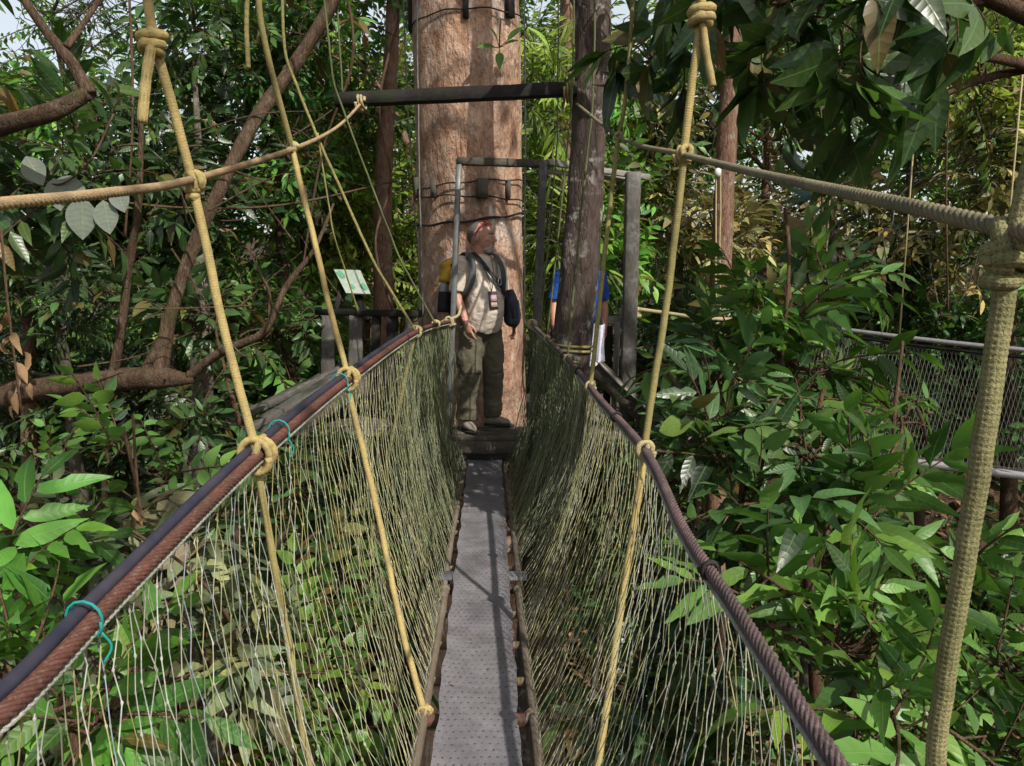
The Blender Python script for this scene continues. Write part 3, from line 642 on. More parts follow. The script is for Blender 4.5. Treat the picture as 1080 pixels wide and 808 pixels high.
# side nets ----------------------------------------------------------------
def netmat():
    m = NT('net_cord'); at = m.n('ShaderNodeAttribute', attribute_name='lv'); o = m.coords('Object')
    n = m.noise(o, 30, 3, .7); g = m.noise(o, 3.2, 4, .7)
    c = m.mix(m.math('MULTIPLY', m.ramp(n, .4, .65), .5), at.outputs['Color'], (.10, .11, .07)); c = m.mix(m.math('MULTIPLY', m.ramp(g, .48, .62), .35), c, (.10, .12, .03)); m.set(c, .8, 0, .2); return m.m
M['net'] = netmat()
CORDC = np.array([(.55, .56, .52, 1), (.30, .36, .44, 1), (.45, .42, .16, 1), (.38, .38, .32, 1), (.62, .60, .50, 1), (.22, .24, .16, 1), (.50, .48, .25, 1)])
def net(H, s, label, N, ya, yb):
    root = thing('side_net', label, 'net', at_y(H, 2.0) * [1, 1, 0])
    mb = MB(); K = 15; us = np.linspace(ya, yb, N); dl = us[1] - us[0]; ks = np.linspace(0, 1, K + 1)
    ph = rng.uniform(0, 6, 4)
    for i, u in enumerate(us):
        far = np.clip((u - 3.6) / 2.0, 0, 1)
        if far > .15 and math.sin(u * 17 + ph[2]) + .5 * math.sin(u * 41) < -.75: continue
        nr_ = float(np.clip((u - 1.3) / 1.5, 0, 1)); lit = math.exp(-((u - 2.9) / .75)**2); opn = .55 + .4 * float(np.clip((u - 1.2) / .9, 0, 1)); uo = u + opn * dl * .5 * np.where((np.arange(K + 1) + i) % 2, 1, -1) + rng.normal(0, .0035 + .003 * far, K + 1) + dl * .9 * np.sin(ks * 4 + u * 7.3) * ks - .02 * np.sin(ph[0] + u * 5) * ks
        kk = ks + .02 * math.sin(u * 3 + ph[1]) * np.sin(ks * math.pi) + rng.normal(0, .004, K + 1) * (ks > 0) * (ks < 1)
        # cords lean towards the far end as they go down, less so near the platform
        shift = -(.44 * np.clip((u - .2) / 1.2, .35, 1)) * ks**.9 * (1 - .75 * far)
        top = np.array([at_y(H, q) for q in uo]); yy = np.minimum(uo + shift, 6.0); bot = np.stack([polex(yy, s), yy, polez(yy) - .0], -1)
        p = top * (1 - kk[:, None]) + bot * kk[:, None]; nr = np.clip((u - 1.1) / 1.6, 0, 1); kx = kk**(1.9 - .6 * nr); p[:, 0] = top[:, 0] * (1 - kx) + bot[:, 0] * kx; p[:, 2] -= (.07 - .03 * nr) * np.sin(math.pi * kk**1.7)
        bulge = np.sin(kk * math.pi) * (.035 + .05 * far * np.sin(u * 9 + ph[2]) + .02 * np.sin(u * 5 + ph[3])); p[:, 0] += s * bulge + rng.normal(0, .004, K + 1) + s * .05 * far * np.sin(kk * 5 + u * 23) * np.sin(kk * math.pi)
        p[0] = at_y(H, u) + [0, 0, -.02]
        t = np.clip((np.arange(K + 1)[:, None] + np.array([-.30, -.07, 0, .07, .30])[None]).ravel(), 0, K)
        q = np.stack([np.interp(t, np.arange(K + 1), p[:, k]) for k in range(3)], -1)
        rr = np.full(len(t), .00125); rr[2::5] = rng.uniform(.0018, .0034, K + 1)
        c = CORDC[rng.choice(7, p=[.2, .15, .2, .12, .13, .12, .08])].copy(); c[:3] *= rng.uniform(.5, .9) * (1 - .25 * nr_) * (1 - .6 * far * rng.random()); c[:3] = c[:3] * (1 - .4 * nr_) + np.array([.34, .34, .17]) * .4 * nr_; c[:3] = c[:3] * (1 - .22 * lit) + np.array([.62, .56, .26]) * .22 * lit; c[:3] = c[:3] * (1 - .5 * far) + np.array([.10, .115, .065]) * .5 * far  # pale-yellow sunlit band partway along mixed into the cord colour
        # tube() interpolates the radii itself
        q = q + np.concatenate([[0], np.cumsum(rng.normal(0, .0006, len(t) - 1))])[:, None] * np.array([.6, 1, 0]) * .5
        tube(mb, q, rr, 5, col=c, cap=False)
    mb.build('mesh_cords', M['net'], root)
    # bunched gathering near the platform: a second loose layer folded over the first
    mb = MB()
    for i in range(170):
        u = rng.uniform(4.3, 6.0); t = np.linspace(0, 1, 12); a = at_y(H, min(u, 5.95)); b = np.array([polex(u, s) + s * rng.uniform(0, .22), u + rng.uniform(-.5, .1), polez(u) - rng.uniform(-.1, .35)])
        p = a + (b - a) * t[:, None]; p[:, 0] += s * np.sin(t * 3.14) * rng.uniform(0, .22) + .015 * np.sin(t * rng.uniform(8, 30) + u); p[:, 1] += .02 * np.sin(t * rng.uniform(8, 30))
        c = np.array([.11, .13, .065, 1]) * rng.uniform(.5, 1.5); c[3] = 1
        tube(mb, p, rng.uniform(.0018, .0032), 4, col=c, cap=False)
    mb.build('gathered_netting', M['net'], root)
    # foot cord tied to the side pole
    mb = MB(); ys = np.linspace(ya, 5.95, 500); tube(mb, np.stack([polex(ys, s) + s * .012 + .004 * np.sin(ys * 40), ys, polez(ys) + .012 + .004 * np.cos(ys * 37)], -1), .0035, 6); mb.build('foot_cord', M['whitecord'], root)
    return root
net(HL, -1, 'left side net of fine pale cords hanging from the hose-covered handrail', 250, -.25, 5.95)
net(HR, 1, 'right side net of fine pale cords hanging from the dark handrail', 250, -.25, 5.95)

# upper ropes -------------------------------------------------------------
UL = spline([P(-420, 262, .55), P(-160, 235, .85), P(0, 215, 1.12), P(110, 204, 1.42), P(205, 189, 1.88), P(310, 157, 3.0), P(345, 141, 4.3), P(363, 128, 4.9), P(381, 109, 5.38)], 200)
UR = spline([P(1420, 262, .40), P(1180, 257, .55), P(1060, 240, .72), P(940, 213, .98), P(800, 183, 1.65), P(720, 163, 2.45), P(655, 145, 3.7), P(606, 108, 5.55)], 200)
def resamp(p, step):
    p = np.asarray(p, float)
    L = np.concatenate([[0], np.cumsum(np.linalg.norm(np.diff(p, axis=0), axis=1))]); q = np.linspace(0, L[-1], int(L[-1] / step)); return np.stack([np.interp(q, L, p[:, k]) for k in range(3)], -1)
def ulab(pts, r, mat, label):
    t = thing('upper_rope', label, 'rope', pts[0]); mb = MB(); tube(mb, resamp(pts, .0028), r, 24, helix(r, 5, 3.6)); mb.build('strand', mat, t); return t
ul = ulab(UL, .0092, M['upper'], 'brown twisted rope above the left handrail, running to the dark beam')
ur = ulab(UR, .0088, M['upper_r'], 'grey-brown twisted rope above the right handrail, running to the slender tree')
for pts, t in ((UL, ul), (UR, ur)):
    mb = MB(); coil(mb, pts[-1], (1, 0, 0.1), .045, .010, 3, .022, 8, wob=.2); mb.build('end_knot', M['knot'], t)

# hanging ropes -----------------------------------------------------------
def hang(label, pts, r, mat, ties=(), knots=(), tails=(), seg=14, br=True, name='hanging_rope', group=None):
    pts = np.asarray(pts, float); c = resamp(pts, .03) if len(pts) > 1 else pts; cs_ = c.copy()
    for _ in range(3): cs_[1:-1] = (cs_[:-2] + cs_[1:-1] * 2 + cs_[2:]) / 4
    c = cs_; c = c + np.stack([np.convolve(rng.normal(0, .35, len(c) + 8), np.ones(9) / 9, 'valid') for _ in range(3)], 1) * .012 * np.minimum(1, np.minimum(np.arange(len(c)), np.arange(len(c))[::-1]) / 5)[:, None]; t = thing(name, label, 'rope', pts[-1], group=group)
    mb = MB()
    if br: tube(mb, resamp(c, .0014 if mat is M['rope_near'] else (.0023 if r > .0095 else .012)), r, (50 if mat is M['rope_near'] else 26) if r > .0095 else 8, braid(r, .042 if mat is M['rope_near'] else .08, 12))
    else: tube(mb, c, r, seg)
    mb.build('strand', mat, t)
    for (p, ax, RR, rr, n) in ties:
        mb = MB(); coil(mb, p, ax, RR, rr, n, rr * 1.9, 10, wob=.12); coil(mb, np.asarray(p) + norm(ax) * rr, np.cross(norm(ax), [.3, .2, 1]), RR * .95, rr, 1.2, rr, 10, wob=.2); mb.build('knot', M['knot'] if mat is not M['rope'] else mat, t)
    for (p, ax, RR, rr) in knots:
        mb = MB(); coil(mb, p, ax, RR, rr, 2.0, rr * 2.0, 12, wob=.15, phase=1); coil(mb, np.asarray(p) - norm(ax) * rr * 1.5, np.asarray(ax) + [.9, .2, .2], RR * .9, rr, 1.1, rr, 12, phase=2); ellipsoid(mb, p, (RR * .8, RR * .8, RR * 1.3)); mb.build('knot', mat, t)
    for (tp, tr) in tails:
        mb = MB(); tube(mb, resamp(spline(tp, 14), .006), tr, 16, braid(tr, .09, 8)); mb.build('loose_end', mat, t)
    return t
def dirH(H, y): return at_y(H, y + .08) - at_y(H, y)
# left near rope: upper part down to the upper rope, then to the handrail and on to the deck
yl = 1.87; a0 = P(203, 190, 1.88)
hang('thick yellow rope nearest on the left, with big knot and loose end at its top',
     [P(118, -330, 1.7), P(152, -20, 1.8), P(160, 45, 1.8), P(182, 112, 1.84), a0], .0108, M['rope'],
     ties=[(a0 + [0, 0, -.005], (1, .8, .1), .020, .0085, 2.2)],
     knots=[(P(160, 42, 1.79), (.1, 0, 1), .022, .011)],
     tails=[([P(160, 46, 1.77), P(154, 85, 1.77), P(150, 129, 1.77)], .0115)])
pL = at_y(HL, yl)
hang('yellow rope below the left upper rope, tied round the hose-covered handrail', [a0 - [0, 0, .012], P(232, 330, 1.88), pL + [0, 0, .016]], .0108, M['rope'],
     ties=[(pL, dirH(HL, yl), .040, .0095, 2.3)], knots=[(a0 - [0, .0, .03], (.2, 0, 1), .010, .008)])
hang('old yellow rope slanting down inside the left net from the nearest tie', [pL - [0, 0, .02], P(298, 650, 1.93), P(325, 808, 1.86), P(352, 900, 1.82), np.array([polex(1.75, -1), 1.75, -.02])], .0095, M['rope_old'], ties=[(np.array([polex(1.75, -1), 1.75, -.03]), (0, 1, 0), .026, .006, 2)])
# left second
y2 = 2.8; p2 = at_y(HL, y2); u2 = P(308, 156, 2.95)
hang('yellow rope, second from the viewer on the left, above the upper rope', [P(258, -260, 2.6), P(274, 20, 2.75), P(292, 95, 2.85), u2], .0105, M['rope_old'], ties=[(u2, (1, 1.5, .1), .018, .007, 2)], tails=[([P(261, -10, 2.7), P(260, 30, 2.7), P(262, 72, 2.7)], .008)])
hang('yellow rope, second on the left, tied to the handrail with a pale knot', [u2, P(340, 290, 2.85), p2 + [0, 0, .015]], .0105, M['rope'], ties=[(p2, dirH(HL, y2), .037, .009, 2.3)])
hang('bright yellow rope inside the left net under the second tie', [p2 - [0, 0, .03], P(402, 560, 2.75), P(424, 665, 2.55), np.array([polex(2.36, -1), 2.36, -.02])], .011, M['rope'], ties=[(np.array([polex(2.36, -1), 2.36, -.03]), (0, 1, 0), .026, .006, 2)])
y3 = 4.25; p3 = at_y(HL, y3)
hang('thin green rope, third on the left, crossing in front of the leaning branch', [P(296, -60, 3.9), P(300, 60, 3.95), P(337, 150, 4.0), P(395, 280, 4.1), p3], .0075, M['rope_old'], ties=[(p3, dirH(HL, y3), .030, .007, 2)])
hang('thin slack rope inside the left net near the platform', [p3, P(405, 500, 4.3), P(452, 602, 4.3), np.array([polex(4.4, -1), 4.4, -.02])], .010, M['rope_old'])
y4 = 5.1; p4 = at_y(HL, y4)
hang('thin dark green rope, fourth on the left, ending just before the platform', [P(335, -60, 4.8), P(352, 90, 4.9), P(420, 270, 5.0), p4], .0065, M['thin'], ties=[(p4, dirH(HL, y4), .026, .006, 2)])
# right
q1 = P(721, 163, 2.44); yr = 2.45; r1 = at_y(HR, yr)
hang('thick yellow rope on the right, with big knot and short loose end at the top', [P(748, -300, 2.3), P(741, -10, 2.4), P(739, 15, 2.42), P(730, 90, 2.43), q1], .0125, M['rope'],
     ties=[(q1, (1, -1.3, .1), .022, .009, 2.3)], knots=[(P(740, 14, 2.41), (.05, 0, 1), .028, .014)], tails=[([P(741, 20, 2.40), P(745, 55, 2.40), P(752, 91, 2.40)], .011)])
hang('old yellow rope on the right, from the upper rope down to the dark handrail', [q1 - [0, 0, .012], P(706, 300, 2.45), r1 + [0, 0, .016]], .0115, M['rope_old'], ties=[(r1, dirH(HR, yr), .027, .009, 2.3)])
hang('yellow rope inside the right net under the tied handrail', [r1 - [0, 0, .02], P(655, 640, 2.32), P(630, 808, 2.12), P(610, 900, 2.0), np.array([polex(1.85, 1), 1.85, -.02])], .0115, M['rope'], ties=[(np.array([polex(1.85, 1), 1.85, -.03]), (0, 1, 0), .026, .006, 2)])
# nearest right: big knot on the upper rope
k0 = P(1066, 256, .71); e0 = at_y(HR, .80)
kt = hang('thick braided mossy rope nearest on the right, hanging from the big knot', [k0 - [0, 0, .015], P(1060, 300, .71), P(1035, 480, .72), P(1005, 660, .74), P(985, 808, .76), e0 + [0, 0, .015]], .0102, M['rope_near'], ties=[(e0, dirH(HR, .8), .030, .010, 2.2)])
mb = MB(); coil(mb, k0, (1, -.8, .15), .0165, .0082, 2.2, .0145, 14, wob=.15, phase=.7, fine=True); coil(mb, k0 - [0, 0, .012], (.3, .2, 1), .015, .0082, 1.6, .013, 14, wob=.2, phase=2, fine=True); coil(mb, k0 - [0.004, 0, .03], (.2, -.3, 1), .010, .0078, 1.3, .014, 14, phase=1, fine=True); mb.build('knot', M['rope_near'], kt)
hang('thick mossy rope rising above the big knot at the right edge', [P(1075, 245, .70), P(1110, 100, .70), P(1140, -260, .70)], .0115, M['rope_near'])
y = 3.75; r2 = at_y(HR, y); q2 = P(652, 144, 3.72)
hang('green-yellow rope beside the slender tree, second on the right', [P(668, -80, 3.6), P(666, 30, 3.65), P(659, 115, 3.7), q2], .0095, M['rope_old'], ties=[(q2, (1, -2, .1), .016, .007, 2)])
hang('green-yellow rope in front of the slender trunk, tied low on the handrail', [q2, P(642, 230, 3.72), P(629, 350, 3.74), r2], .0115, M['rope_old'], ties=[(r2, dirH(HR, y), .024, .007, 2)])
y = 4.6; r3 = at_y(HR, y); q3 = P(624, 126, 4.75)
hang('thin green rope crossing the slender trunk, third on the right', [P(628, -60, 4.7), P(627, 50, 4.75), q3, P(612, 230, 4.7), r3], .0065, M['thin'], ties=[(r3, dirH(HR, y), .022, .006, 2)])
y = 5.3; r4 = at_y(HR, y)
hang('thin green rope just left of the slender trunk', [P(606, -60, 5.4), P(604, 100, 5.35), P(592, 220, 5.3), r4], .0060, M['thin'], ties=[(r4, dirH(HR, y), .020, .006, 2)])
hang('thin dark cord hanging left of the big trunk', [P(422, -80, 5.9), P(430, 120, 5.95), P(446, 338, 6.0)], .0055, M['darkwire'], br=False)
hang('pale straight wire in front of the left edge of the big trunk', [P(439, -80, 6.3), P(441, 120, 6.3), P(446, 332, 6.3)], .0060, M['wire'], br=False, name='hanging_wire')
hang('pale straight wire in front of the right edge of the big trunk', [P(553, -80, 6.3), P(554, 150, 6.3), P(553, 345, 6.3)], .0070, M['wire'], br=False, name='hanging_wire')
hang('thin green cord between the big trunk and the slender trunk', [P(590, -80, 6.0), P(588, 150, 6.0), P(570, 345, 6.0)], .0055, M['thin'], br=False)
hang('old slanting yellow cord seen left of the diagonal branch', [P(335, 140, 4.5), P(352, 250, 4.6), P(378, 330, 4.9)], .005, M['rope_old'], br=False)
# ============================================================ trees near the bridge
def bigtrunk():
    c = P(497, 300, 7.22); x, y = c[0], c[1]; zb = float(gz(x, y)) - .2
    t = thing('big_tree', 'massive pinkish-brown trunk with pale patches behind the standing man', 'tree', (x, y, zb + .2))
    mb = MB(); n = 120; zs = np.concatenate([[zb], np.linspace(zb + .05, 11.5, n - 1)])
    rad = np.interp(zs, [zb, zb + .8, zb + 2, 0, 2, 3.5, 7, 11.5], [1.15, .82, .62, .515, .495, .505, .47, .36])
    xs = np.interp(zs, [zb, 0, 2, 4.5, 11.5], [x + .05, x + .02, x, x - .05, x - .1])
    def disp(th, L): return 1 + .022 * np.sin(2 * th + .5 + L * .35) + .016 * np.sin(3 * th + L * .8) + .009 * np.sin(7 * th - L * 2.2) + .006 * np.sin(L * 9 + 2 * th) + .06 * np.exp(-L * .8) * np.cos(5 * th)
    tube(mb, np.stack([xs, y + 0 * zs, zs], -1), rad, 64, disp); mb.build('trunk', M['bark_big'], t)
    # knot-like swelling high on the right, with the crown above the frame
    mb = MB()
    for (a, b, c2, r0) in (((0, 0, 8.8), (-2.0, -1.0, 9.8), (-4.6, -2.2, 10.4), .15), ((0, 0, 10), (.6, 1.8, 11), (1.6, 4.2, 11.6), .14), ((0, 0, 9.8), (-.8, -2.4, 10.6), (-.8, -5.2, 11.2), .15), ((0, 0, 10.5), (3.2, .5, 11.3), (5.8, 1.0, 11.8), .14)):
        limb(mb, [np.array([x, y, 0]) + np.array(q) for q in (a, b, c2)], [r0, r0 * .7, r0 * .3], 9)
    mb.build('limb', M['bark_big'], t)
    lf = MB(); wd = MB()
    bl = [((x + a, y + b, z), (1.7, 1.7, .8), 60) for a, b, z in ((-4.6, -2.4, 10.6), (1.6, 4.4, 11.8), (-1.0, -5.2, 11.4), (5.8, 1, 12), (-3.5, 2.5, 11.6))]
    foliage(lf, wd, bl, 'mid', .55, 1.0); lf.build('crown', M['leaf_mid'], t); wd.build('twigs', M['twig'], t)
    # wedge blocks held against the bark by two wires
    for (px, py, w_, h_, dx) in ((512, 199, .10, .17, 0), (536, 201, .035, .17, .0), (466, 200, .05, .15, 0), (447, 198, .04, .18, 0), (498, 6, .05, .22, 0), (538, 4, .08, .24, 0), (433, 12, .09, .36, 0)):
        th = math.asin(np.clip((px - 497) / 56.0, -1, 1)); rr_ = .53
        c3 = P(px, py, 7.22 - .5 * math.cos(th)); c3[0] = x - .01 + math.sin(th) * rr_; c3[1] = y - math.cos(th) * rr_
        mb = MB(); plank(mb, c3 + [0, 0, h_ / 2], c3 - [0, 0, h_ / 2], w_, .045, up=(math.sin(th), -math.cos(th), 0), ch=.006, jit=.002)
        mb.build('wooden_wedge', M['deckwood'] if py > 100 else M['dark'], t)
    for (py, tilt, sag) in ((192, .10, 0), (207, -.03, .0), (226, .12, .06), (10, .05, 0)):
        z0 = P(497, py, 6.72)[2]; a = np.linspace(0, 2 * math.pi, 80)
        mb = MB(); tube(mb, np.stack([x + .535 * np.cos(a), y + .535 * np.sin(a), z0 + tilt * .5 * np.cos(a) + sag * np.sin(a) + .008 * np.sin(9 * a)], -1), .007 if py < 220 else .011, 6, cap=False)
        mb.build('wire_band', M['darkwire'], t)
    return t
bigtrunk()
def sprig():
    p = P(527, 50, 6.62); t = thing('epiphyte_sprig', 'small sprig of five green leaves growing on the front of the big trunk', 'plant', p)
    mb = MB(); lf = MB(); tube(mb, spline([p + [.01, .06, .25], p + [0, 0, .1], p], 8), .006, 6)
    for (dx, dz, a) in ((-.16, -.02, 0), (.12, .02, 0), (0, -.20, 0), (-.05, .10, 0), (.26, .20, 0)):
        d = norm([dx, -.15, dz]); V, Q, UV = leaf_tpl(8, .21, .3, .15); L = .19; Vw = (V * L) @ basis(d, (0, -.8, .6)).T + p + np.array([dx, 0, dz]) * .25 + [0, -.02, 0]
        lf.add(Vw, Q, None, UV, [.6, 0, .5, 1]); tube(mb, [p, p + np.array([dx, 0, dz]) * .27 + [0, -.02, 0]], .004, 5)
    mb.build('stem', M['twig'], t); lf.build('leaves', M['leaf_mid'], t)
sprig()
def slender():
    pts = [P(625, -120, 5.5), P(625, 0, 5.5), P(622, 100, 5.5), P(618, 200, 5.5), P(610, 300, 5.5), P(604, 360, 5.5), P(594, 430, 5.5), P(575, 600, 5.45)]
    g = pts[-1].copy(); g[2] = gz(g[0], g[1]) - .1; g[0] -= .15
    top = pts[0] + np.array([.05, .1, 3.2]); allp = spline([g] + pts[::-1] + [top], 130)
    t = thing('slender_tree', 'slender leaning tree with dark mottled bark rising through the right side of the bridge', 'tree', g)
    mb = MB(); zz = np.linspace(0, 1, 130)
    rad = np.interp(allp[:, 2], [g[2], -1, .4, .9, 1.5, 2.3, 3.4, 5, 8], [.27, .19, .155, .142, .130, .118, .130, .09, .06])
    tube(mb, allp, rad, 32, lambda th, L: 1 + .10 * np.exp(-((L - 5.45)**2) / .03) * (1 + np.sin(th)) + .07 * np.exp(-((L - 6.6)**2) / .02) * (1 + np.sin(th + 3)) + .06 * np.sin(2 * th + L * 1.2) + .05 * np.sin(3 * th - L * 2.1) + .03 * np.sin(5 * th + L * 5) + .02 * np.sin(L * 12 + th)); mb.build('trunk', M['bark_slim'], t)
    mb = MB(); c = P(603, 366, 5.5); coil(mb, c, (.1, 0, 1), .147, .011, 2.3, .035, 7); coil(mb, P(594, 378, 5.5), (.2, 0, 1), .152, .010, 1.2, .03, 7); mb.build('rope_wrap', M['rope_old'], t)
    mb = MB(); limb(mb, [P(622, 20, 5.5), P(600, -20, 5.4), P(570, -90, 5.0)], [.07, .05, .03]); limb(mb, [P(625, -30, 5.5), P(660, -110, 5.2), P(730, -260, 4.6)], [.08, .06, .03]); mb.build('limb', M['bark_slim'], t)
    lf = MB(); wd = MB(); tp = top
    foliage(lf, wd, [(tp + [-.4, -.4, .6], (1.0, 1.0, .5), 9), (tp + [.9, .9, .8], (1.1, 1.1, .6), 14), (P(640, -95, 4.9), (.55, .5, .28), 14)], 'near', .55, 1.0); lf.build('crown', M['leaf_dark'], t); wd.build('twigs', M['twig'], t)
slender()
# dark beam from the left upper rope to the slender tree
b0, b1 = P(354, 106, 5.45), P(608, 94, 5.45)
bt = thing('cross_beam', 'long dark timber beam across the front of the big trunk', 'beam', b0)
mb = MB(); plank(mb, b0, b1, .10, .088, n=12, jit=.0015, ch=.006); mb.build('timber', M['dark'], bt)
for q, s in ((.965, 1),):
    mb = MB(); coil(mb, b0 * (1 - q) + b1 * q, (1, 0, 0), .082, .009, 3, .022, 7); mb.build('rope_binding', M['rope_old'], bt)
# long support ropes holding the beam up
hang('thin rope carrying the left end of the dark beam', [P(348, -250, 5.4), P(352, -60, 5.45), b0 + [.05, 0, .05]], .006, M['thin'], br=False)

# ============================================================ platform round the big trunk
PZ = .165
tx = P(497, 300, 7.22)[0]
pf = thing('tree_platform', 'weathered timber platform built round the big trunk, mossy front edge', 'platform', (tx, 7.2, 0))
ys = 6.14
xL, xR = P(478, 462, 6.1)[0] - .04, P(541, 462, 6.1)[0] + .04
k = 0
for y in np.arange(6.16, 8.6, .155):
    for (a, b) in ([(-1.9, 1.35)] if (y < 6.62 or y > 7.8) else [(-1.9, tx - .62), (tx + .56, 1.35)]):
        if y < 6.3: a, b = -.95, .95
        mb = MB(); plank(mb, (a + rng.normal(0, .02), y, PZ - .02 + rng.normal(0, .003)), (b + rng.normal(0, .02), y, PZ - .02), .143, .036, n=10, jit=.002, ch=.005); mb.build('deck_plank', M['deckwood'], pf)
for y in (6.12, 6.60, 7.85, 8.45):
    mb = MB(); plank(mb, (-1.9 if y > 6.2 else -.95, y + (-.035 if y < 6.2 else 0), PZ - .105), (1.4 if y > 6.2 else .95, y + (-.035 if y < 6.2 else 0), PZ - .105), .05, .13, n=8, jit=.002); mb.build('joist', M['deckwood'], pf)
for x_ in (-1.85, -.9, .9, 1.32):
    mb = MB(); plank(mb, (x_, 6.2, PZ - .22), (x_, 8.5, PZ - .22), .07, .10, n=4); mb.build('bearer', M['dark'], pf)
for (x_, y_) in ((-1.85, 8.4), (-.9, 6.2), (.9, 6.2), (1.32, 8.4)):
    tgt = np.array([tx + (x_ - tx) * .3, 7.2 + (y_ - 7.2) * .3, -1.7]); mb = MB(); plank(mb, (x_, y_, PZ - .25), tgt, .09, .09, n=4); mb.build('brace', M['dark'], pf)
mb = MB(); plank(mb, (xL, 6.0, -.02), (xR, 6.0, -.02), .12, .10, n=5, jit=.003); mb.build('landing_bearer', M['dark'], pf)
# gate frame where the bridge meets the platform
gt = thing('gate_frame', 'grey post-and-bar frame the man stands in, where the bridge meets the platform', 'frame', P(510, 470, 6.08))
def post(parent, px0, py0, px1, py1, Y, w, h, mat, name='post', jit=.002, Y1_=None):
    mb = MB(); plank(mb, P(px0, py0, Y), P(px1, py1, Y1_ or Y), w, h, up=(0, -1, 0), n=8, jit=jit); return mb.build(name, mat, parent)
post(gt, 484, 168, 473, 466, 6.08, .045, .05, M['metal']); post(gt, 573, 170, 561, 480, 6.08, .065, .06, M['grey'])
post(gt, 482, 170, 577, 173, 6.08, .06, .05, M['deckwood'], 'top_bar'); post(gt, 577, 171, 684, 187, 6.08, .05, .04, M['pale'], 'side_bar', Y1_=6.7); post(gt, 575, 181, 664, 189, 6.14, .035, .035, M['pale'], 'side_bar', Y1_=6.7)
mb = MB(); coil(mb, P(473, 340, 6.05), (.0, .0, 1), .045, .011, 3, .02, 8, wob=.2); tube(mb, spline([P(455, 345, 6.0), P(470, 338, 5.98), P(483, 333, 6.02), P(486, 322, 6.05)], 12), .012, 8); mb.build('rope_binding', M['knot'], gt)
# right side of the platform: tall post, rails, sloping stair
rp = thing('platform_railing', 'right platform railing with a tall weathered post and pale short rails', 'railing', P(664, 440, 6.8))
post(rp, 668, 182, 661, 452, 6.5, .125, .10, M['grey'], 'tall_post'); post(rp, 634, 338, 672, 336, 6.72, .07, .05, M['pale'], 'rail', Y1_=6.72)
post(rp, 651, 340, 646, 470, 6.66, .045, .04, M['pale'], 'baluster'); post(rp, 643, 344, 638, 470, 6.72, .06, .05, M['dark'], 'post')
mb = MB(); coil(mb, P(664, 330, 6.72), (0, 0, 1), .085, .018, 3, .03, 8, wob=.12); tube(mb, spline([P(672, 326, 6.68), P(700, 330, 6.6), P(745, 336, 6.4), P(800, 338, 6.3)], 20), .018, 8); mb.build('rope_rail', M['knot'], rp)
st = thing('stair_stringer', 'sloping dark green timber with a pale top edge, right of the platform', 'stair', P(700, 460, 6.3))
mb = MB(); plank(mb, P(628, 388, 6.6), P(700, 457, 6.3), .06, .17, up=(0, 0, 1), n=8, jit=.003); plank(mb, P(700, 457, 6.3), P(752, 507, 6.1), .06, .15, up=(0, 0, 1), n=8, jit=.003); mb.build('stringer', M['deckwood'], st)
mb = MB(); plank(mb, P(629, 379, 6.58), P(752, 497, 6.08), .075, .018, up=(0, 0, 1), n=10, jit=.002); mb.build('edge_board', M['pale'], st)
for i_ in range(4):
    mb = MB(); a = P(660 + 28 * i_, 430 + 24 * i_, 6.45 - .1 * i_); plank(mb, a, a + [.42, .1, 0], .14, .03, n=4, jit=.002); mb.build('tread', M['pale'] if i_ % 2 else M['deckwood'], st)
# left side: railing with boards, sloping ramp planks and the information board
lp = thing('platform_railing', 'left platform railing of dark top bar and upright grey boards', 'railing', P(400, 420, 7.4))
post(lp, 335, 329, 445, 331, 7.3, .06, .07, M['dark'], 'top_bar', Y1_=6.6)
for (px, w_, m_) in ((347, .13, 'grey'), (376, .13, 'grey'), (397, .08, 'dark'), (414, .10, 'dark'), (432, .07, 'grey')):
    post(lp, px, 333, px - 2, 430, 7.2 - (px - 347) * .006, w_, .05, M[m_], 'upright_board')
rm = thing('sloping_ramp', 'weathered grey planks sloping down to the left beyond the left handrail', 'ramp', P(310, 440, 6.6))
for k_ in range(3):
    mb = MB(); plank(mb, P(262 - 10 * k_, 470 - 12 * k_, 6.2 + .2 * k_), P(374, 392 - 6 * k_, 7.0 + .2 * k_), .17, .05, n=12, jit=.004); mb.build('ramp_plank', M['grey'], rm)
mb = MB(); plank(mb, P(262, 478, 6.15), P(400, 396, 7.0), .08, .16, n=12, jit=.006); mb.build('bearer', M['deckwood'], rm)
sg = thing('information_board', 'white panel with green shapes tilted on a dark leg above the left railing', 'sign', P(377, 335, 7.3))
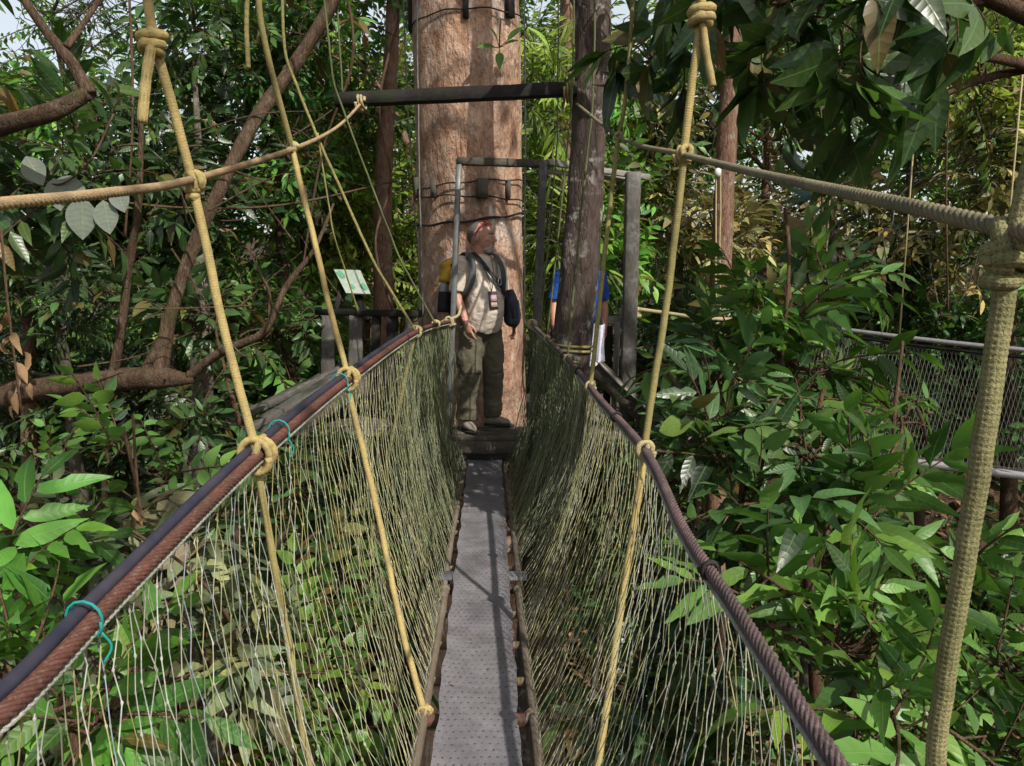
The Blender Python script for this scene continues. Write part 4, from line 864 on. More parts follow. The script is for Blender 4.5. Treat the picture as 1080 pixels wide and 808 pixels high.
def panel():
    cs = [P(352, 284, 7.55), P(380, 285, 7.5), P(391, 310, 7.3), P(365, 309, 7.3)]
    n = norm(np.cross(cs[1] - cs[0], cs[3] - cs[0])); n = n if n[2] > 0 else -n; mb = MB(); V = [c for c in cs] + [c - n * .02 for c in cs]
    mb.add(V, [[0, 3, 2, 1], [4, 5, 6, 7], [0, 1, 5, 4], [1, 2, 6, 5], [2, 3, 7, 6], [3, 0, 4, 7]]); mb.build('panel', plain('sign_white', (.38, .45, .38), .5, 0, .4, .25, 30), sg, smooth=False)
    def patch(u0, v0, pts_, mat, nm):
        mb = MB(); ring = []
        for a, b in pts_:
            u, v = u0 + a, v0 + b; ring.append(cs[0] * (1 - u) * (1 - v) + cs[1] * u * (1 - v) + cs[2] * u * v + cs[3] * (1 - u) * v + n * .004)
        c_ = np.mean(ring, 0); k = len(ring); mb.add([c_] + ring, None, [[0, 1 + i, 1 + (i + 1) % k] for i in range(k)]); mb.build(nm, mat, sg)
    g = plain('sign_green', (.12, .33, .20), .5, 0, .4, .1)
    blob = lambda r, n_=12: [(r * (1 + .25 * math.sin(i * 2.1)) * math.cos(i * 6.283 / n_), r * 1.2 * (1 + .2 * math.sin(i * 3)) * math.sin(i * 6.283 / n_)) for i in range(n_)]
    patch(.17, .22, blob(.14), g, 'green_shape'); patch(.40, .72, blob(.09), g, 'green_shape'); patch(.86, .70, blob(.12), g, 'green_shape')
panel(); mb = MB(); plank(mb, P(377, 309, 7.42), P(388, 338, 7.30), .06, .05, up=(0, -1, 0)); plank(mb, P(362, 298, 7.52), P(352, 336, 7.3), .05, .04, up=(0, -1, 0)); mb.build('leg', M['dark'], sg)

# ============================================================ second walkway on the right
wk = thing('distant_walkway', 'second walkway on the far right with a straight grey rail and diamond mesh side', 'walkway', P(990, 500, 8))
ra, rb_ = P(830, 340, 9.2), P(1240, 384, 6.6); da, db = P(830, 470, 9.2), P(1240, 520, 6.6)
mb = MB(); tube(mb, spline([ra, (ra + rb_) / 2 - [0, 0, .03], rb_], 30), .026, 10); mb.build('rail', plain('silver_rail', (.55, .54, .56), .35, .6, .5, .3), wk)
mb = MB(); tube(mb, spline([ra - [0, 0, .07], (ra + rb_) / 2 - [0, 0, .10], rb_ - [0, 0, .07]], 30), .020, 8); mb.build('lower_rail', M['dark'], wk)
mb = MB(); plank(mb, da, db, .30, .06, n=8, jit=.002); mb.build('deck_board', plain('silver_deck', (.58, .58, .60), .45, .4, .5, .3), wk)
mb = MB(); plank(mb, da + [0, .25, -.06], db + [0, .25, -.06], .10, .08, n=8, jit=.002); mb.build('deck_bearer', M['dark'], wk)
mb = MB(); N = 88
for k_ in range(-8, N + 8):
    for s_ in (-1, 1):
        a = k_ / N; pts = []
        for v_ in np.linspace(0, 1, 8):
            u_ = a + s_ * .085 * v_ * 1.0
            if 0 <= u_ <= 1: pts.append((ra * (1 - v_) + da * v_) * (1 - u_) + (rb_ * (1 - v_) + db * v_) * u_ + np.array([0, .004 * s_, -.08 * (1 - v_)]))
        if len(pts) > 1: tube(mb, pts, .0034, 4, cap=False)
mb.build('diamond_mesh', plain('mesh_wire', (.30, .30, .25), .6, .2, .4, .3), wk)
for u_ in (.12, .36, .62, .86):
    p = ra * (1 - u_) + rb_ * u_; mb = MB(); tube(mb, [p, p + [.02, 0, 3.2]], .010, 6); mb.build('suspender', M['knot'], wk)
    q = da * (1 - u_) + db * u_; mb = MB(); tube(mb, [p, q], .008, 6); mb.build('upright_cord', M['knot'], wk)
for dx, lab in ((0, 'left'), (5, 'right')):
    hang('pale vertical cord, %s one of the pair beside the reddish stump' % lab, [P(755 + dx, 178, 7.5), P(755 + dx * .8, 300, 7.5), P(756 + dx * .8, 400, 7.5)], .008, M['knot'], br=False)
mb = MB(); ellipsoid(mb, P(757, 182, 7.45), (.035, .03, .045)); tag(mb.build('cord_clamp', plain('white_clamp', (.7, .7, .68), .5)), 'small white clamp at the top of the pair of vertical cords', 'clamp')
# ============================================================ bare branches, left
def leaning():
    base = P(-150, 470, 5.0); g = base.copy(); g[2] = gz(g[0], g[1]) - .1
    t = thing('branching_tree', 'brown bare-limbed tree whose long mossy branch crosses the left side', 'tree', g)
    mb = MB(); limb(mb, [g, base + [0, 0, -1], base, P(-170, 100, 5.0), P(-150, -300, 5.0)], [.22, .19, .17, .14, .10], 16); mb.build('trunk', M['bark_brown'], t)
    def L(pts, r, nm='branch', seg=14):
        mb = MB(); limb(mb, pts, r, seg, n=len(pts) * 9, wob=.07, fine=.05); return mb.build(nm, M['bark_brown'], t)
    L([base + [0, 0, .05], P(-60, 440, 5.0), P(20, 415, 5.0), P(110, 402, 4.95), P(165, 398, 4.9), P(205, 400, 4.9)], [.10, .085, .082, .075, .078, .03])
    L([P(168, 396, 4.9), P(178, 340, 4.95), P(200, 270, 5.0), P(232, 200, 5.05), P(268, 130, 5.2), P(310, 70, 5.3), P(352, 0, 5.4), P(390, -80, 5.5)], [.052, .042, .040, .042, .046, .044, .042, .036])
    L([P(118, 402, 4.95), P(128, 345, 4.9), P(136, 280, 4.85), P(146, 215, 4.8), P(150, 120, 4.8)], [.034, .028, .026, .022, .012])
    L([P(198, 398, 4.9), P(232, 372, 4.85), P(276, 352, 4.8), P(292, 322, 4.8), P(306, 296, 4.85), P(332, 262, 4.9), P(352, 215, 5)], [.034, .030, .026, .022, .018, .013, .008])
    L([P(284, 345, 4.8), P(284, 310, 4.78), P(275, 290, 4.75), P(262, 262, 4.7)], [.013, .010, .008, .004])
    L([P(-160, 240, 4.9), P(-60, 150, 4.2), P(0, 132, 4.0), P(55, 118, 3.9), P(95, 98, 3.9)], [.08, .062, .050, .044, .036])
    L([P(95, 100, 3.9), P(76, 66, 3.9), P(48, 32, 3.9), P(20, -10, 3.9), P(-10, -70, 3.9)], [.036, .028, .024, .020, .012])
    L([P(70, 50, 3.9), P(86, 28, 3.95), P(104, 0, 4.0), P(130, -60, 4.1)], [.018, .014, .012, .008])
    L([P(150, 398, 4.9), P(168, 360, 4.9), P(172, 330, 4.9)], [.04, .018, .008])
    for k in range(26):      # loose twigs off the limbs
        p = P(rng.uniform(60, 330), rng.uniform(140, 400), rng.uniform(4.7, 5.2)); d = rng.normal(0, .35, 3); L([p, p + d * .5 + rng.normal(0, .06, 3), p + d], [.007, .005, .002], 'twig', 5)
    lf = MB(); wd = MB()
    foliage(lf, wd, [(P(-90, -70, 4.1), (.7, .6, .4), 16), (P(-130, -330, 5), (1.3, 1.3, .6), 40), (P(-20, 250, 4.6), (.5, .5, .4), 26), (P(60, 175, 4.6), (.5, .4, .35), 22), (P(-50, 70, 4.3), (.2, .3, .2), 3)], 'mid', .42, 1.2, tint=-.1)
    lf.build('crown', M['leaf_dark'], t); wd.build('leafy_twigs', M['twig'], t)
leaning()
def hangdead(px, py, Y, label, n=9, h=.6):
    p = P(px, py, Y); t = thing('dead_leaf_cluster', label, 'dry leaves', p); lf = MB(); wd = MB(); tube(wd, spline([p + [0, 0, .35], p, p + [.02, 0, -h]], 12), .006, 5)
    for k in range(n):
        q = p + [rng.normal(0, .03), rng.normal(0, .03), -h * k / n]; d = norm([rng.normal(0, .4), rng.normal(0, .4), -1]); V, Q, UV = leaf_tpl(7, .2, .7, .5, 0, .05)
        lf.add((V * rng.uniform(.07, .12)) @ basis(d, rng.normal(0, 1, 3)).T + q, Q, None, UV, [rng.random(), .5, .5, 1])
    wd.build('stem', M['twig'], t); lf.build('leaves', M['leaf_dry'], t)
hangdead(8, 318, 3.6, 'string of curled brown dead leaves hanging at the left edge', 11, .55)
hangdead(146, 525, 3.0, 'pair of reddish dead leaves among the left shrubs', 3, .12)

# ============================================================ trees and shrubs
def stemto(px, py, Y, base=None, lean=.3):
    p = P(px, py, Y); b = np.array([p[0] + rng.normal(0, lean), p[1] + abs(rng.normal(0, lean)), 0]) if base is None else np.array(base, float)
    b[2] = gz(b[0], b[1]) - .05; m = (b + p) / 2 + rng.normal(0, .08, 3); return b, [m, p]
def B(px, py, Y, rpx, rpy, n, ry=None):
    return (P(px, py, Y), (S(rpx, Y), ry if ry else S((rpx + rpy) / 2, Y), S(rpy, Y)), n)
def pl(name, label, cat, top, r, blobs, kind, size, dens, lm, bm='twig', base=None, **k):
    b, st = stemto(*top, base=base); return plant(name, label, cat, b, st, r, blobs, kind, size, dens, M[lm], M[bm], **k)
# --- right, near: the big dark hanging leaves at the top right
b = P(1230, 420, 3.4)
plant('large_leaved_tree', 'tree with very large dark drooping leaves filling the top right', 'tree', [b[0] + .3, b[1], gz(b[0], b[1]) - .1], [[b[0] + .1, b[1], 0], P(1220, 250, 3.4), P(1130, 40, 3.3), P(1060, -120, 3.2)], [.11, .09, .06, .03],
      [B(915, -10, 2.9, 85, 60, 12), B(810, 10, 3.1, 80, 60, 13), B(1000, 10, 3.0, 70, 50, 9), B(730, 10, 3.5, 45, 60, 10), B(880, 90, 3.2, 60, 35, 6), B(1080, -60, 3.2, 90, 60, 9), B(800, -130, 3.2, 220, 60, 24), B(905, 150, 3.3, 35, 25, 3), B(690, 60, 3.9, 24, 60, 6)], 'tuft', .30, 1.2, M['leaf_dark'], M['twig'],
      droop=.65, up=0, nbranch=.9, tint=-.02, clump=False,
      limbs=[([P(1130, 40, 3.3), P(1000, -20, 3.2), P(905, -20, 3.1), P(800, -40, 3.2), P(720, -20, 3.5)], [.04, .03, .022, .014]), ([P(1150, 90, 3.3), P(1040, 60, 3.2), P(940, 70, 3.1)], [.03, .02, .010])])
# --- right, sunlit tangle behind
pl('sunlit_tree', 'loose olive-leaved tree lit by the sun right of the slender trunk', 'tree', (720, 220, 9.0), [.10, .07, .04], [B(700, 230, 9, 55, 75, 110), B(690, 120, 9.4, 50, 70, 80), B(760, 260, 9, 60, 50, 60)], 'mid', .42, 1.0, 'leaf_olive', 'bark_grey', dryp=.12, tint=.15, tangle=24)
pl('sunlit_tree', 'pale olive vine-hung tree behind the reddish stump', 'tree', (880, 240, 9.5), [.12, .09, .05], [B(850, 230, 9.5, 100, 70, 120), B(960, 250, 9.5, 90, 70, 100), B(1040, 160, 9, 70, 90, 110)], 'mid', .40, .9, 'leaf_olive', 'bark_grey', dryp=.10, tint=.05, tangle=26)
pl('bright_leafed_tree', 'tree with leaves coloured sunlit yellow-green, seen in the gap beside the big trunk', 'tree', (580, 150, 9.5), [.08, .06, .03], [B(578, 120, 9.5, 40, 90, 90), B(590, 250, 9.3, 50, 70, 90), B(640, 60, 9.8, 50, 50, 50)], 'blade', .55, 1.0, 'leaf_lit', 'bark_grey', tint=.1)
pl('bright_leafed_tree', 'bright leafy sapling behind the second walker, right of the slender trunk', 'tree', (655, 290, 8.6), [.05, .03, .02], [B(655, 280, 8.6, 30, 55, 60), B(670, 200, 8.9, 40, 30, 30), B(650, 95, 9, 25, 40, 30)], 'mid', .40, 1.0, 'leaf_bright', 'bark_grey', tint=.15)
# --- right mid shrubs
pl('young_tree', 'young tree with layered mid-green leaves filling the middle right', 'tree', (830, 300, 4.0), [.055, .04, .02], [B(780, 330, 4.2, 75, 28, 20), B(880, 310, 4.4, 55, 24, 16), B(830, 380, 4.0, 80, 50, 30), B(875, 410, 4.2, 35, 40, 12), B(760, 390, 4.0, 55, 55, 22)], 'near', .40, 1.0, 'leaf_mid', 'twig', nbranch=99, tangle=5, tint=.0)
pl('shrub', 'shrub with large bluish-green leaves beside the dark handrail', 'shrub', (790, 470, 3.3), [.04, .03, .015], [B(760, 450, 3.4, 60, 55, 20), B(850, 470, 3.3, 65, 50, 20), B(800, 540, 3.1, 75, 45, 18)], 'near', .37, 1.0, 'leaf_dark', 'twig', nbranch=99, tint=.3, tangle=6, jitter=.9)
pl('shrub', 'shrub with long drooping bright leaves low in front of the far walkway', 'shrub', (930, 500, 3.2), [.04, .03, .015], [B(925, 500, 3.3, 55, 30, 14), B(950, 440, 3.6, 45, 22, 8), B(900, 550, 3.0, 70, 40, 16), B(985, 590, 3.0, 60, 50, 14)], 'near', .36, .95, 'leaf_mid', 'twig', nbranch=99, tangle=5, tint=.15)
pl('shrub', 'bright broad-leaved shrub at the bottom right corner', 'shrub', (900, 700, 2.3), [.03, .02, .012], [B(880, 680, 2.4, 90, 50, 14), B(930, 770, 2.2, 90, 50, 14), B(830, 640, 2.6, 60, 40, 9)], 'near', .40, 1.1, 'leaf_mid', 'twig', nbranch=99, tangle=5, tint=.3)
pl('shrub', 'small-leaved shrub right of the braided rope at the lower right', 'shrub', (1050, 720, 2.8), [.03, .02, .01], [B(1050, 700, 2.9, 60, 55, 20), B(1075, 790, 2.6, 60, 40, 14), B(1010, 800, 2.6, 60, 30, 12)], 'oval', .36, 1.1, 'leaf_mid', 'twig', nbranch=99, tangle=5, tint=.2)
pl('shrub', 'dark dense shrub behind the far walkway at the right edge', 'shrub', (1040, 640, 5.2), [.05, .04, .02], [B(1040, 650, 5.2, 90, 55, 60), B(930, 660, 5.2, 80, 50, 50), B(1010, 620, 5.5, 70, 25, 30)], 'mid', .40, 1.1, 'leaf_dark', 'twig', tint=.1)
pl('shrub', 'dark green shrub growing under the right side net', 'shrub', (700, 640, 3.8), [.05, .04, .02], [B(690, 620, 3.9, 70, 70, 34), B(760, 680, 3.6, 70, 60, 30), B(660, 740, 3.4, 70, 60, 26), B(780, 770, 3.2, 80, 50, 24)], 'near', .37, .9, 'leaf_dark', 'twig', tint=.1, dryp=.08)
pl('shrub', 'tall shrub of dark leaves standing beyond the stair right of the platform', 'shrub', (740, 380, 6.4), [.05, .04, .02], [B(765, 370, 6.7, 45, 50, 44), B(780, 430, 6.2, 60, 50, 50), B(720, 500, 6.0, 50, 50, 40)], 'mid', .42, 1.1, 'leaf_dark', 'twig', tint=.15)
pl('forest_tree', 'reddish trunk standing behind the pair of vertical cords', 'tree', (778, -60, 8.0), [.15, .125, .11, .09], [B(772, 330, 7.9, 20, 16, 6)], 'mid', .3, 1, 'leaf_bright', 'bark_red', base=P(776, 500, 8.0), nbranch=.2)
# --- left near
pl('shrub', 'bright broad-leaved shrub at the left edge below the mossy branch', 'shrub', (20, 640, 2.6), [.03, .02, .012], [B(0, 610, 2.6, 40, 30, 5), B(50, 600, 2.8, 40, 22, 5), B(-60, 640, 2.4, 60, 50, 8)], 'near', .38, 1.0, 'leaf_bright', 'twig', nbranch=99, tangle=5, tint=.0)
pl('shrub', 'young plant with broad plain leaves just under the mossy branch', 'shrub', (130, 450, 3.6), [.02, .014, .008], [B(125, 474, 3.6, 30, 10, 6), B(50, 500, 3.7, 50, 12, 6), B(175, 500, 3.8, 30, 16, 6)], 'oval', .36, 1.0, 'leaf_mid', 'twig', nbranch=99, tangle=5, tint=.25)
pl('shrub', 'shrub with mixed dusty leaves at the middle left', 'shrub', (110, 500, 3.2), [.03, .022, .012], [B(100, 580, 3.3, 80, 30, 16), B(170, 600, 3.2, 70, 35, 16), B(30, 550, 3.3, 50, 22, 8)], 'near', .38, 1.2, 'leaf_dusty', 'twig', nbranch=99, tangle=5, tint=.05, dryp=.08)
pl('shrub', 'bright green shrub at the bottom left corner beside the handrail', 'shrub', (70, 740, 1.9), [.02, .015, .01], [B(100, 745, 1.95, 70, 45, 9), B(20, 700, 2.0, 40, 40, 5), B(150, 700, 2.2, 50, 40, 7)], 'near', .30, 1.1, 'leaf_bright', 'twig', nbranch=99, tangle=5, tint=-.05, dryp=.06)
pl('shrub', 'dusty grey-leaved shrub seen through the left side net', 'shrub', (200, 660, 2.7), [.03, .02, .012], [B(170, 640, 2.8, 70, 50, 16), B(240, 700, 2.7, 60, 55, 14), B(130, 790, 2.4, 80, 30, 8)], 'near', .33, 1.5, 'leaf_dusty', 'twig', nbranch=99, tangle=5, tint=.15, dryp=.2)
pl('shrub', 'mid-green fern-like shrub behind the left side net', 'shrub', (330, 680, 3.2), [.03, .02, .012], [B(330, 690, 3.2, 60, 45, 22), B(300, 780, 3.0, 70, 40, 20), B(335, 640, 3.9, 45, 40, 20)], 'oval', .40, 1.1, 'leaf_mid', 'twig', nbranch=99, tangle=5, tint=.1, dryp=.1)
pl('shrub', 'dark undergrowth bush far below the left handrail', 'shrub', (250, 560, 4.4), [.04, .03, .02], [B(240, 580, 4.5, 70, 50, 40), B(320, 520, 5.0, 60, 50, 36), B(170, 600, 4.3, 70, 60, 36), B(400, 560, 5.2, 50, 60, 30)], 'mid', .44, 1.1, 'leaf_dark', 'twig', tint=.1, dryp=.06)
pl('shrub', 'leafy bush between the mossy branch and the sloping ramp', 'shrub', (240, 400, 5.6), [.05, .04, .02], [B(215, 440, 5.6, 40, 30, 24), B(290, 345, 7.6, 40, 35, 26), B(230, 330, 5.9, 50, 50, 30)], 'mid', .42, 1.0, 'leaf_dark', 'twig', tint=.15)
def greydiscs():
    p = P(80, 190, 4.2); t = thing('grey_leaf_spray', 'twig with five round silvery-grey leaves beside the left upper rope', 'plant', p); lf = MB(); wd = MB(); tube(wd, spline([P(120, 120, 4.3), P(95, 170, 4.2), P(60, 195, 4.2), P(30, 175, 4.25)], 16), .005, 5)
    for (px, py, s_, an) in ((36, 180, 26, -60), (60, 205, 26, -80), (86, 230, 34, -90), (112, 229, 27, -80), (72, 198, 30, -10), (126, 210, 22, -70)):
        a = R(an); d = norm([math.cos(a), -.1, math.sin(a)]); V, Q, UV = leaf_tpl(8, .38, .08, .05, 0, .01, .95); lf.add((V - [.5, 0, 0]) * S(s_ * 1.3, 4.2) @ basis(d, (.2, -1, .35)).T + P(px, py, 4.2), Q, None, UV, [.8, 0, .5, 1])
    wd.build('stem', M['twig'], t); lf.build('leaves', M['leaf_grey'], t)
greydiscs()
# --- trunks in the middle distance, left
def tr(label, pts, r, bm, blobs, kind='fine', size=.7, lm='leaf_far', dens=1.0, **k):
    b = pts[0].copy(); b[2] = gz(b[0], b[1]) - .1
    return plant('forest_tree', label, 'tree', b, pts, r, blobs, kind, size, dens, M[lm], M[bm], **k)
tr('slim reddish tree standing just left of the big trunk', [P(405, 420, 9), P(404, 300, 9), P(405, 180, 9), P(412, 60, 9), P(418, -60, 9)], [.13, .12, .11, .09, .07], 'bark_red', [B(400, -40, 9, 60, 50, 60), B(380, 120, 9.6, 40, 60, 50)], 'fine', .7, 'leaf_far')
tr('thin pale trunk rising behind the mossy branch at the left', [P(216, 540, 7), P(213, 420, 7), P(211, 320, 7), P(214, 240, 7.2)], [.12, .11, .10, .05], 'bark_grey', [B(205, 60, 7.8, 90, 70, 90), B(210, 200, 7.4, 60, 50, 70)], 'mid', .42, 'leaf_dark')
tr('thin straight tree between the big trunk and the slender one, far back', [P(596, 380, 12), P(597, 200, 12), P(598, 0, 12)], [.16, .14, .10], 'bark_red', [B(598, -60, 12, 60, 60, 60)], 'fine', .8, 'leaf_lit')
tr('crooked thin tree with leaves coloured sunlit yellow-green left of the big trunk', [P(425, 400, 11), P(436, 250, 11), P(428, 150, 11), P(380, 60, 11)], [.10, .08, .06, .04], 'bark_red', [B(425, 230, 11, 30, 90, 90), B(385, 260, 10.5, 55, 70, 110), B(360, 180, 10.8, 40, 60, 50)], 'fine', .75, 'leaf_lit', tint=.05)
# --- forest wall
walls = [  # leaf choice and tint put sunlit patches and deep shade into the colours
 ('dense dark tree filling the upper left behind the yellow rope', 150, 175, 8.2, 120, 105, 'leaf_dark', 'mid', .33, 338, -.1),
 ('dark leafy tree behind the second left rope', 300, 110, 8.6, 90, 130, 'leaf_far', 'mid', .33, 286, -.05),
 ('tree with glossy bright green leaves at the far left edge', 0, 160, 8.0, 90, 90, 'leaf_bright', 'mid', .33, 221, .1),
 ('tree with dark leaves behind the hanging dead leaves at left', 40, 320, 7.6, 110, 90, 'leaf_dark', 'mid', .32, 247, .05),
 ('small-leaved tree behind the upright limbs of the branching tree', 190, 290, 8.4, 110, 90, 'leaf_far', 'fine', .75, 190, .0),
 ('green tree behind the information board', 370, 250, 10.8, 90, 90, 'leaf_lit', 'fine', .8, 220, .0),
 ('tall far tree, sky showing through, at the top left corner', 60, 30, 13, 120, 90, 'leaf_mid', 'fine', .8, 45, .35),
 ('tall far tree behind the diagonal limb at top left', 250, 10, 13, 120, 110, 'leaf_mid', 'fine', .85, 130, .3),
 ('tall far tree left of the big trunk near the top', 370, 95, 14, 90, 100, 'leaf_lit', 'fine', .9, 120, .2),
 ('far tree behind the gap right of the big trunk', 600, 200, 14, 80, 140, 'leaf_lit', 'fine', 1.0, 210, .0),
 ('far tree above the gap between the two trunks', 590, 70, 15, 90, 70, 'leaf_mid', 'fine', .9, 60, .2),
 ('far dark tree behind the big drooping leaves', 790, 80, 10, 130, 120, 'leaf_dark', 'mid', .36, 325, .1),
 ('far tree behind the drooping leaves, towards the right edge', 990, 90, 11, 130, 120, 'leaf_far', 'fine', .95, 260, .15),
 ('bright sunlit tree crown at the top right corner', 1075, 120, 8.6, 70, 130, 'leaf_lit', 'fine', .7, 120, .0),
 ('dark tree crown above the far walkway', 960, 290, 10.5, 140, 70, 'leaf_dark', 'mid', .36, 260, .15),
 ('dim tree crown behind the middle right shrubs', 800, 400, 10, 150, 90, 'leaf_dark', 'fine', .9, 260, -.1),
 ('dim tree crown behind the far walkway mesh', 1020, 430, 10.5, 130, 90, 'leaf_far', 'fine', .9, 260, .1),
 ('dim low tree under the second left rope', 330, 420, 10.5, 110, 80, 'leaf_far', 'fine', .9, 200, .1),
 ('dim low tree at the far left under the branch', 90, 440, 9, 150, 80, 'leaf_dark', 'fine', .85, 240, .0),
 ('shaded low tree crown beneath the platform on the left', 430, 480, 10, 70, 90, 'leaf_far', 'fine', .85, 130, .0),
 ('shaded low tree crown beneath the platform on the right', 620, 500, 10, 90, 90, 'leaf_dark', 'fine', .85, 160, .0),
 ('tree crown beyond the left edge of the view', -230, 180, 8, 150, 240, 'leaf_far', 'fine', .85, 240, .0),
 ('tree crown beyond the right edge of the view', 1300, 260, 8, 150, 260, 'leaf_far', 'fine', .85, 240, .0),
]
for k, (lab, px, py, Yd, a, b_, lm, kd, sz, n, tint) in enumerate(walls):
    c = P(px, py, Yd); top = c + [rng.normal(0, .2), .3, .3]; bs = np.array([c[0] + rng.normal(0, .5), c[1] + .6, 0]); bs[2] = gz(bs[0], bs[1]) - .1
    bl = []
    for q in range(6):
        bl.append(B(px + rng.uniform(-.65, .65) * a, py + rng.uniform(-.65, .65) * b_, Yd + rng.uniform(-.8, 1.0), a * .55, b_ * .5, n / 6))
    plant('forest_tree', lab, 'tree', bs, [(bs + top) / 2 + rng.normal(0, .2, 3) * [1, 1, 0], top], [.12, .09, .04], bl, kd, sz, 1.15, M[lm], M[['bark_grey', 'bark_brown', 'bark_red'][k % 3]], tint=tint, tintvar=.30, dryp=.03, tangle=9)
# far wood as one mass
def mass(name, label, n, fn, kind, size, lm, tint=0, dryp=0.0):
    lf = MB(); pos = fn(n); d = rng.normal(0, 1, (n, 3)); d[:, 2] = np.abs(d[:, 2]) * .5; d[:, 1] -= .4
    place_sprays(lf, None, kind, pos, d, np.array([0, 0, 1.]) + rng.normal(0, .35, (n, 3)), size * rng.uniform(.6, 1.4, n), tint + rng.normal(0, .22, n), False, dryp)
    return tag(lf.build(name, M[lm]), label, 'foliage', kind='stuff')
def farpos(n):
    px = rng.uniform(-500, 1600, n); py = 520 - rng.random(n)**.8 * 560; Yd = rng.uniform(15, 21, n)
    # gaps of sky: near the top left, and over the middle
    keep = ~(((np.abs(px - 45) < 110) & (py < 95)) | ((np.abs(px - 655) < 55) & (py < 135)) | ((np.abs(px - 585) < 40) & (py < 50)) | ((np.abs(px - 170) < 35) & (py < 50)) | ((np.abs(px - 395) < 42) & (py < 60)))
    return np.array([P(a, b, c) for a, b, c in zip(px[keep], py[keep], Yd[keep])])
def mass2(*a, **k): return mass(*a, **k)
pp = farpos(6800); mass('distant_forest', 'distant forest foliage closing every gap between the trees', len(pp), lambda n: pp, 'fine', 1.5, 'leaf_mid', .05)
def under(n, x0, x1, y0, y1, h):
    x = rng.uniform(x0, x1, n); y = rng.uniform(y0, y1, n); return np.stack([x, y, gz(x, y) + rng.uniform(.05, h, n)], -1)
up_ = under(2600, -12, 13, 1.0, 19, .9); mass('undergrowth', 'shaded undergrowth covering the forest floor below the bridge', len(up_), lambda n: up_, 'mid', .6, 'leaf_dark', .1, .1)
# ground litter
lt = MB(); n = 6000; x = rng.uniform(-9, 9, n); y = rng.uniform(.5, 14, n); V0, Q0, U0 = leaf_tpl(3, .22, .3, .2)
for k in range(n):
    V = (V0 * rng.uniform(.12, .26)) @ basis(norm([rng.normal(), rng.normal(), .1]), norm([rng.normal(0, .3), rng.normal(0, .3), 1])).T + [x[k], y[k], float(gz(x[k], y[k])) + .03]
    lt.add(V, Q0, None, U0, [rng.random(), rng.uniform(.2, 1), .5, 1])
tag(lt.build('leaf_litter', M['leaf_dry']), 'brown fallen leaves lying on the forest floor', 'leaf litter', kind='stuff')
# overhead canopy added beyond the frame: it breaks the sun into patches
over = [((3.6, -1.5, 7.5), (1.8, 1.6, .8), 60), ((5.2, 1.2, 7.2), (1.7, 1.6, .8), 60), ((7.0, 3.6, 8.2), (1.8, 1.8, .8), 60), ((2.2, 1.8, 8.8), (1.4, 1.4, .6), 34), ((6.5, -1.6, 8.2), (1.8, 1.8, .8), 60), ((2.2, -3.2, 7.6), (1.8, 1.6, .8), 46)]
plant('unseen_canopy_tree', 'added unseen tall tree whose high crown shades the bridge from above on the right', 'tree', [6.2, .2, float(gz(6.2, .2)) - .1], [[6.0, .3, 2], [5.6, .6, 5], [5, .8, 7.2]], [.26, .2, .15, .07], over[3:6], 'near', .62, .35, M['leaf_mid'], M['bark_grey'])
over = [((-3.0, .5, 8.2), (1.8, 1.7, .8), 50), ((-5.2, 3.0, 8.4), (1.8, 1.7, .8), 50), ((-2.6, -3.2, 8), (1.8, 1.6, .8), 40), ((-5.4, -1.2, 8), (1.6, 1.6, .8), 40)]
plant('unseen_canopy_tree', 'added unseen tall tree whose high crown shades the bridge from above on the left', 'tree', [-5.4, -.6, float(gz(-5.4, -.6)) - .1], [[-5.2, -.5, 2], [-4.9, 0, 5], [-4.4, .4, 7.6]], [.26, .2, .15, .07], over, 'near', .62, .38, M['leaf_mid'], M['bark_grey'])
# lianas
for k, (lab, pts, r_) in enumerate((
 ('thin dark liana hanging behind the thick yellow rope', [P(135, -40, 6), P(140, 120, 6), P(132, 250, 6)], .010),
 ('looping liana in the trees left of the dark beam', [P(360, -40, 6.4), P(372, 60, 6.4), P(340, 160, 6.5), P(318, 290, 6.6)], .010),
 ('pale crooked liana left of the big trunk', [P(420, 20, 7.5), P(400, 110, 7.4), P(412, 190, 7.6), P(396, 260, 7.4), P(420, 345, 7.4)], .012),
 ('vertical brown liana beyond the reddish stump', [P(862, 60, 7.4), P(868, 190, 7.4), P(860, 330, 7.4)], .012),
 ('thin pale liana above the far walkway', [P(1004, 60, 7), P(998, 180, 7), P(1000, 330, 7)], .008),
 ('slack vine running across behind the yellow ropes', [P(60, 205, 5.2), P(190, 219, 5.4), P(300, 216, 5.6), P(420, 190, 6)], .008),
 ('straight brown stem rising through the middle right shrubs', [P(810, 560, 3.7), P(823, 400, 3.8), P(832, 280, 3.9), P(828, 220, 4.0)], .011),
 ('bent brown stem in front of the far walkway', [P(945, 560, 3.4), P(943, 450, 3.4), P(952, 360, 3.5)], .008),
 ('arching bare twig across the lower left behind the net', [P(140, 560, 2.6), P(210, 610, 2.7), P(280, 700, 2.8), P(345, 710, 2.9)], .006))):
    mb = MB(); limb(mb, pts, r_, 7, n=30, wob=.15, fine=.1); tag(mb.build('liana' if k < 6 else 'bare_stem', M['twig']), lab, 'liana' if k < 6 else 'stem')
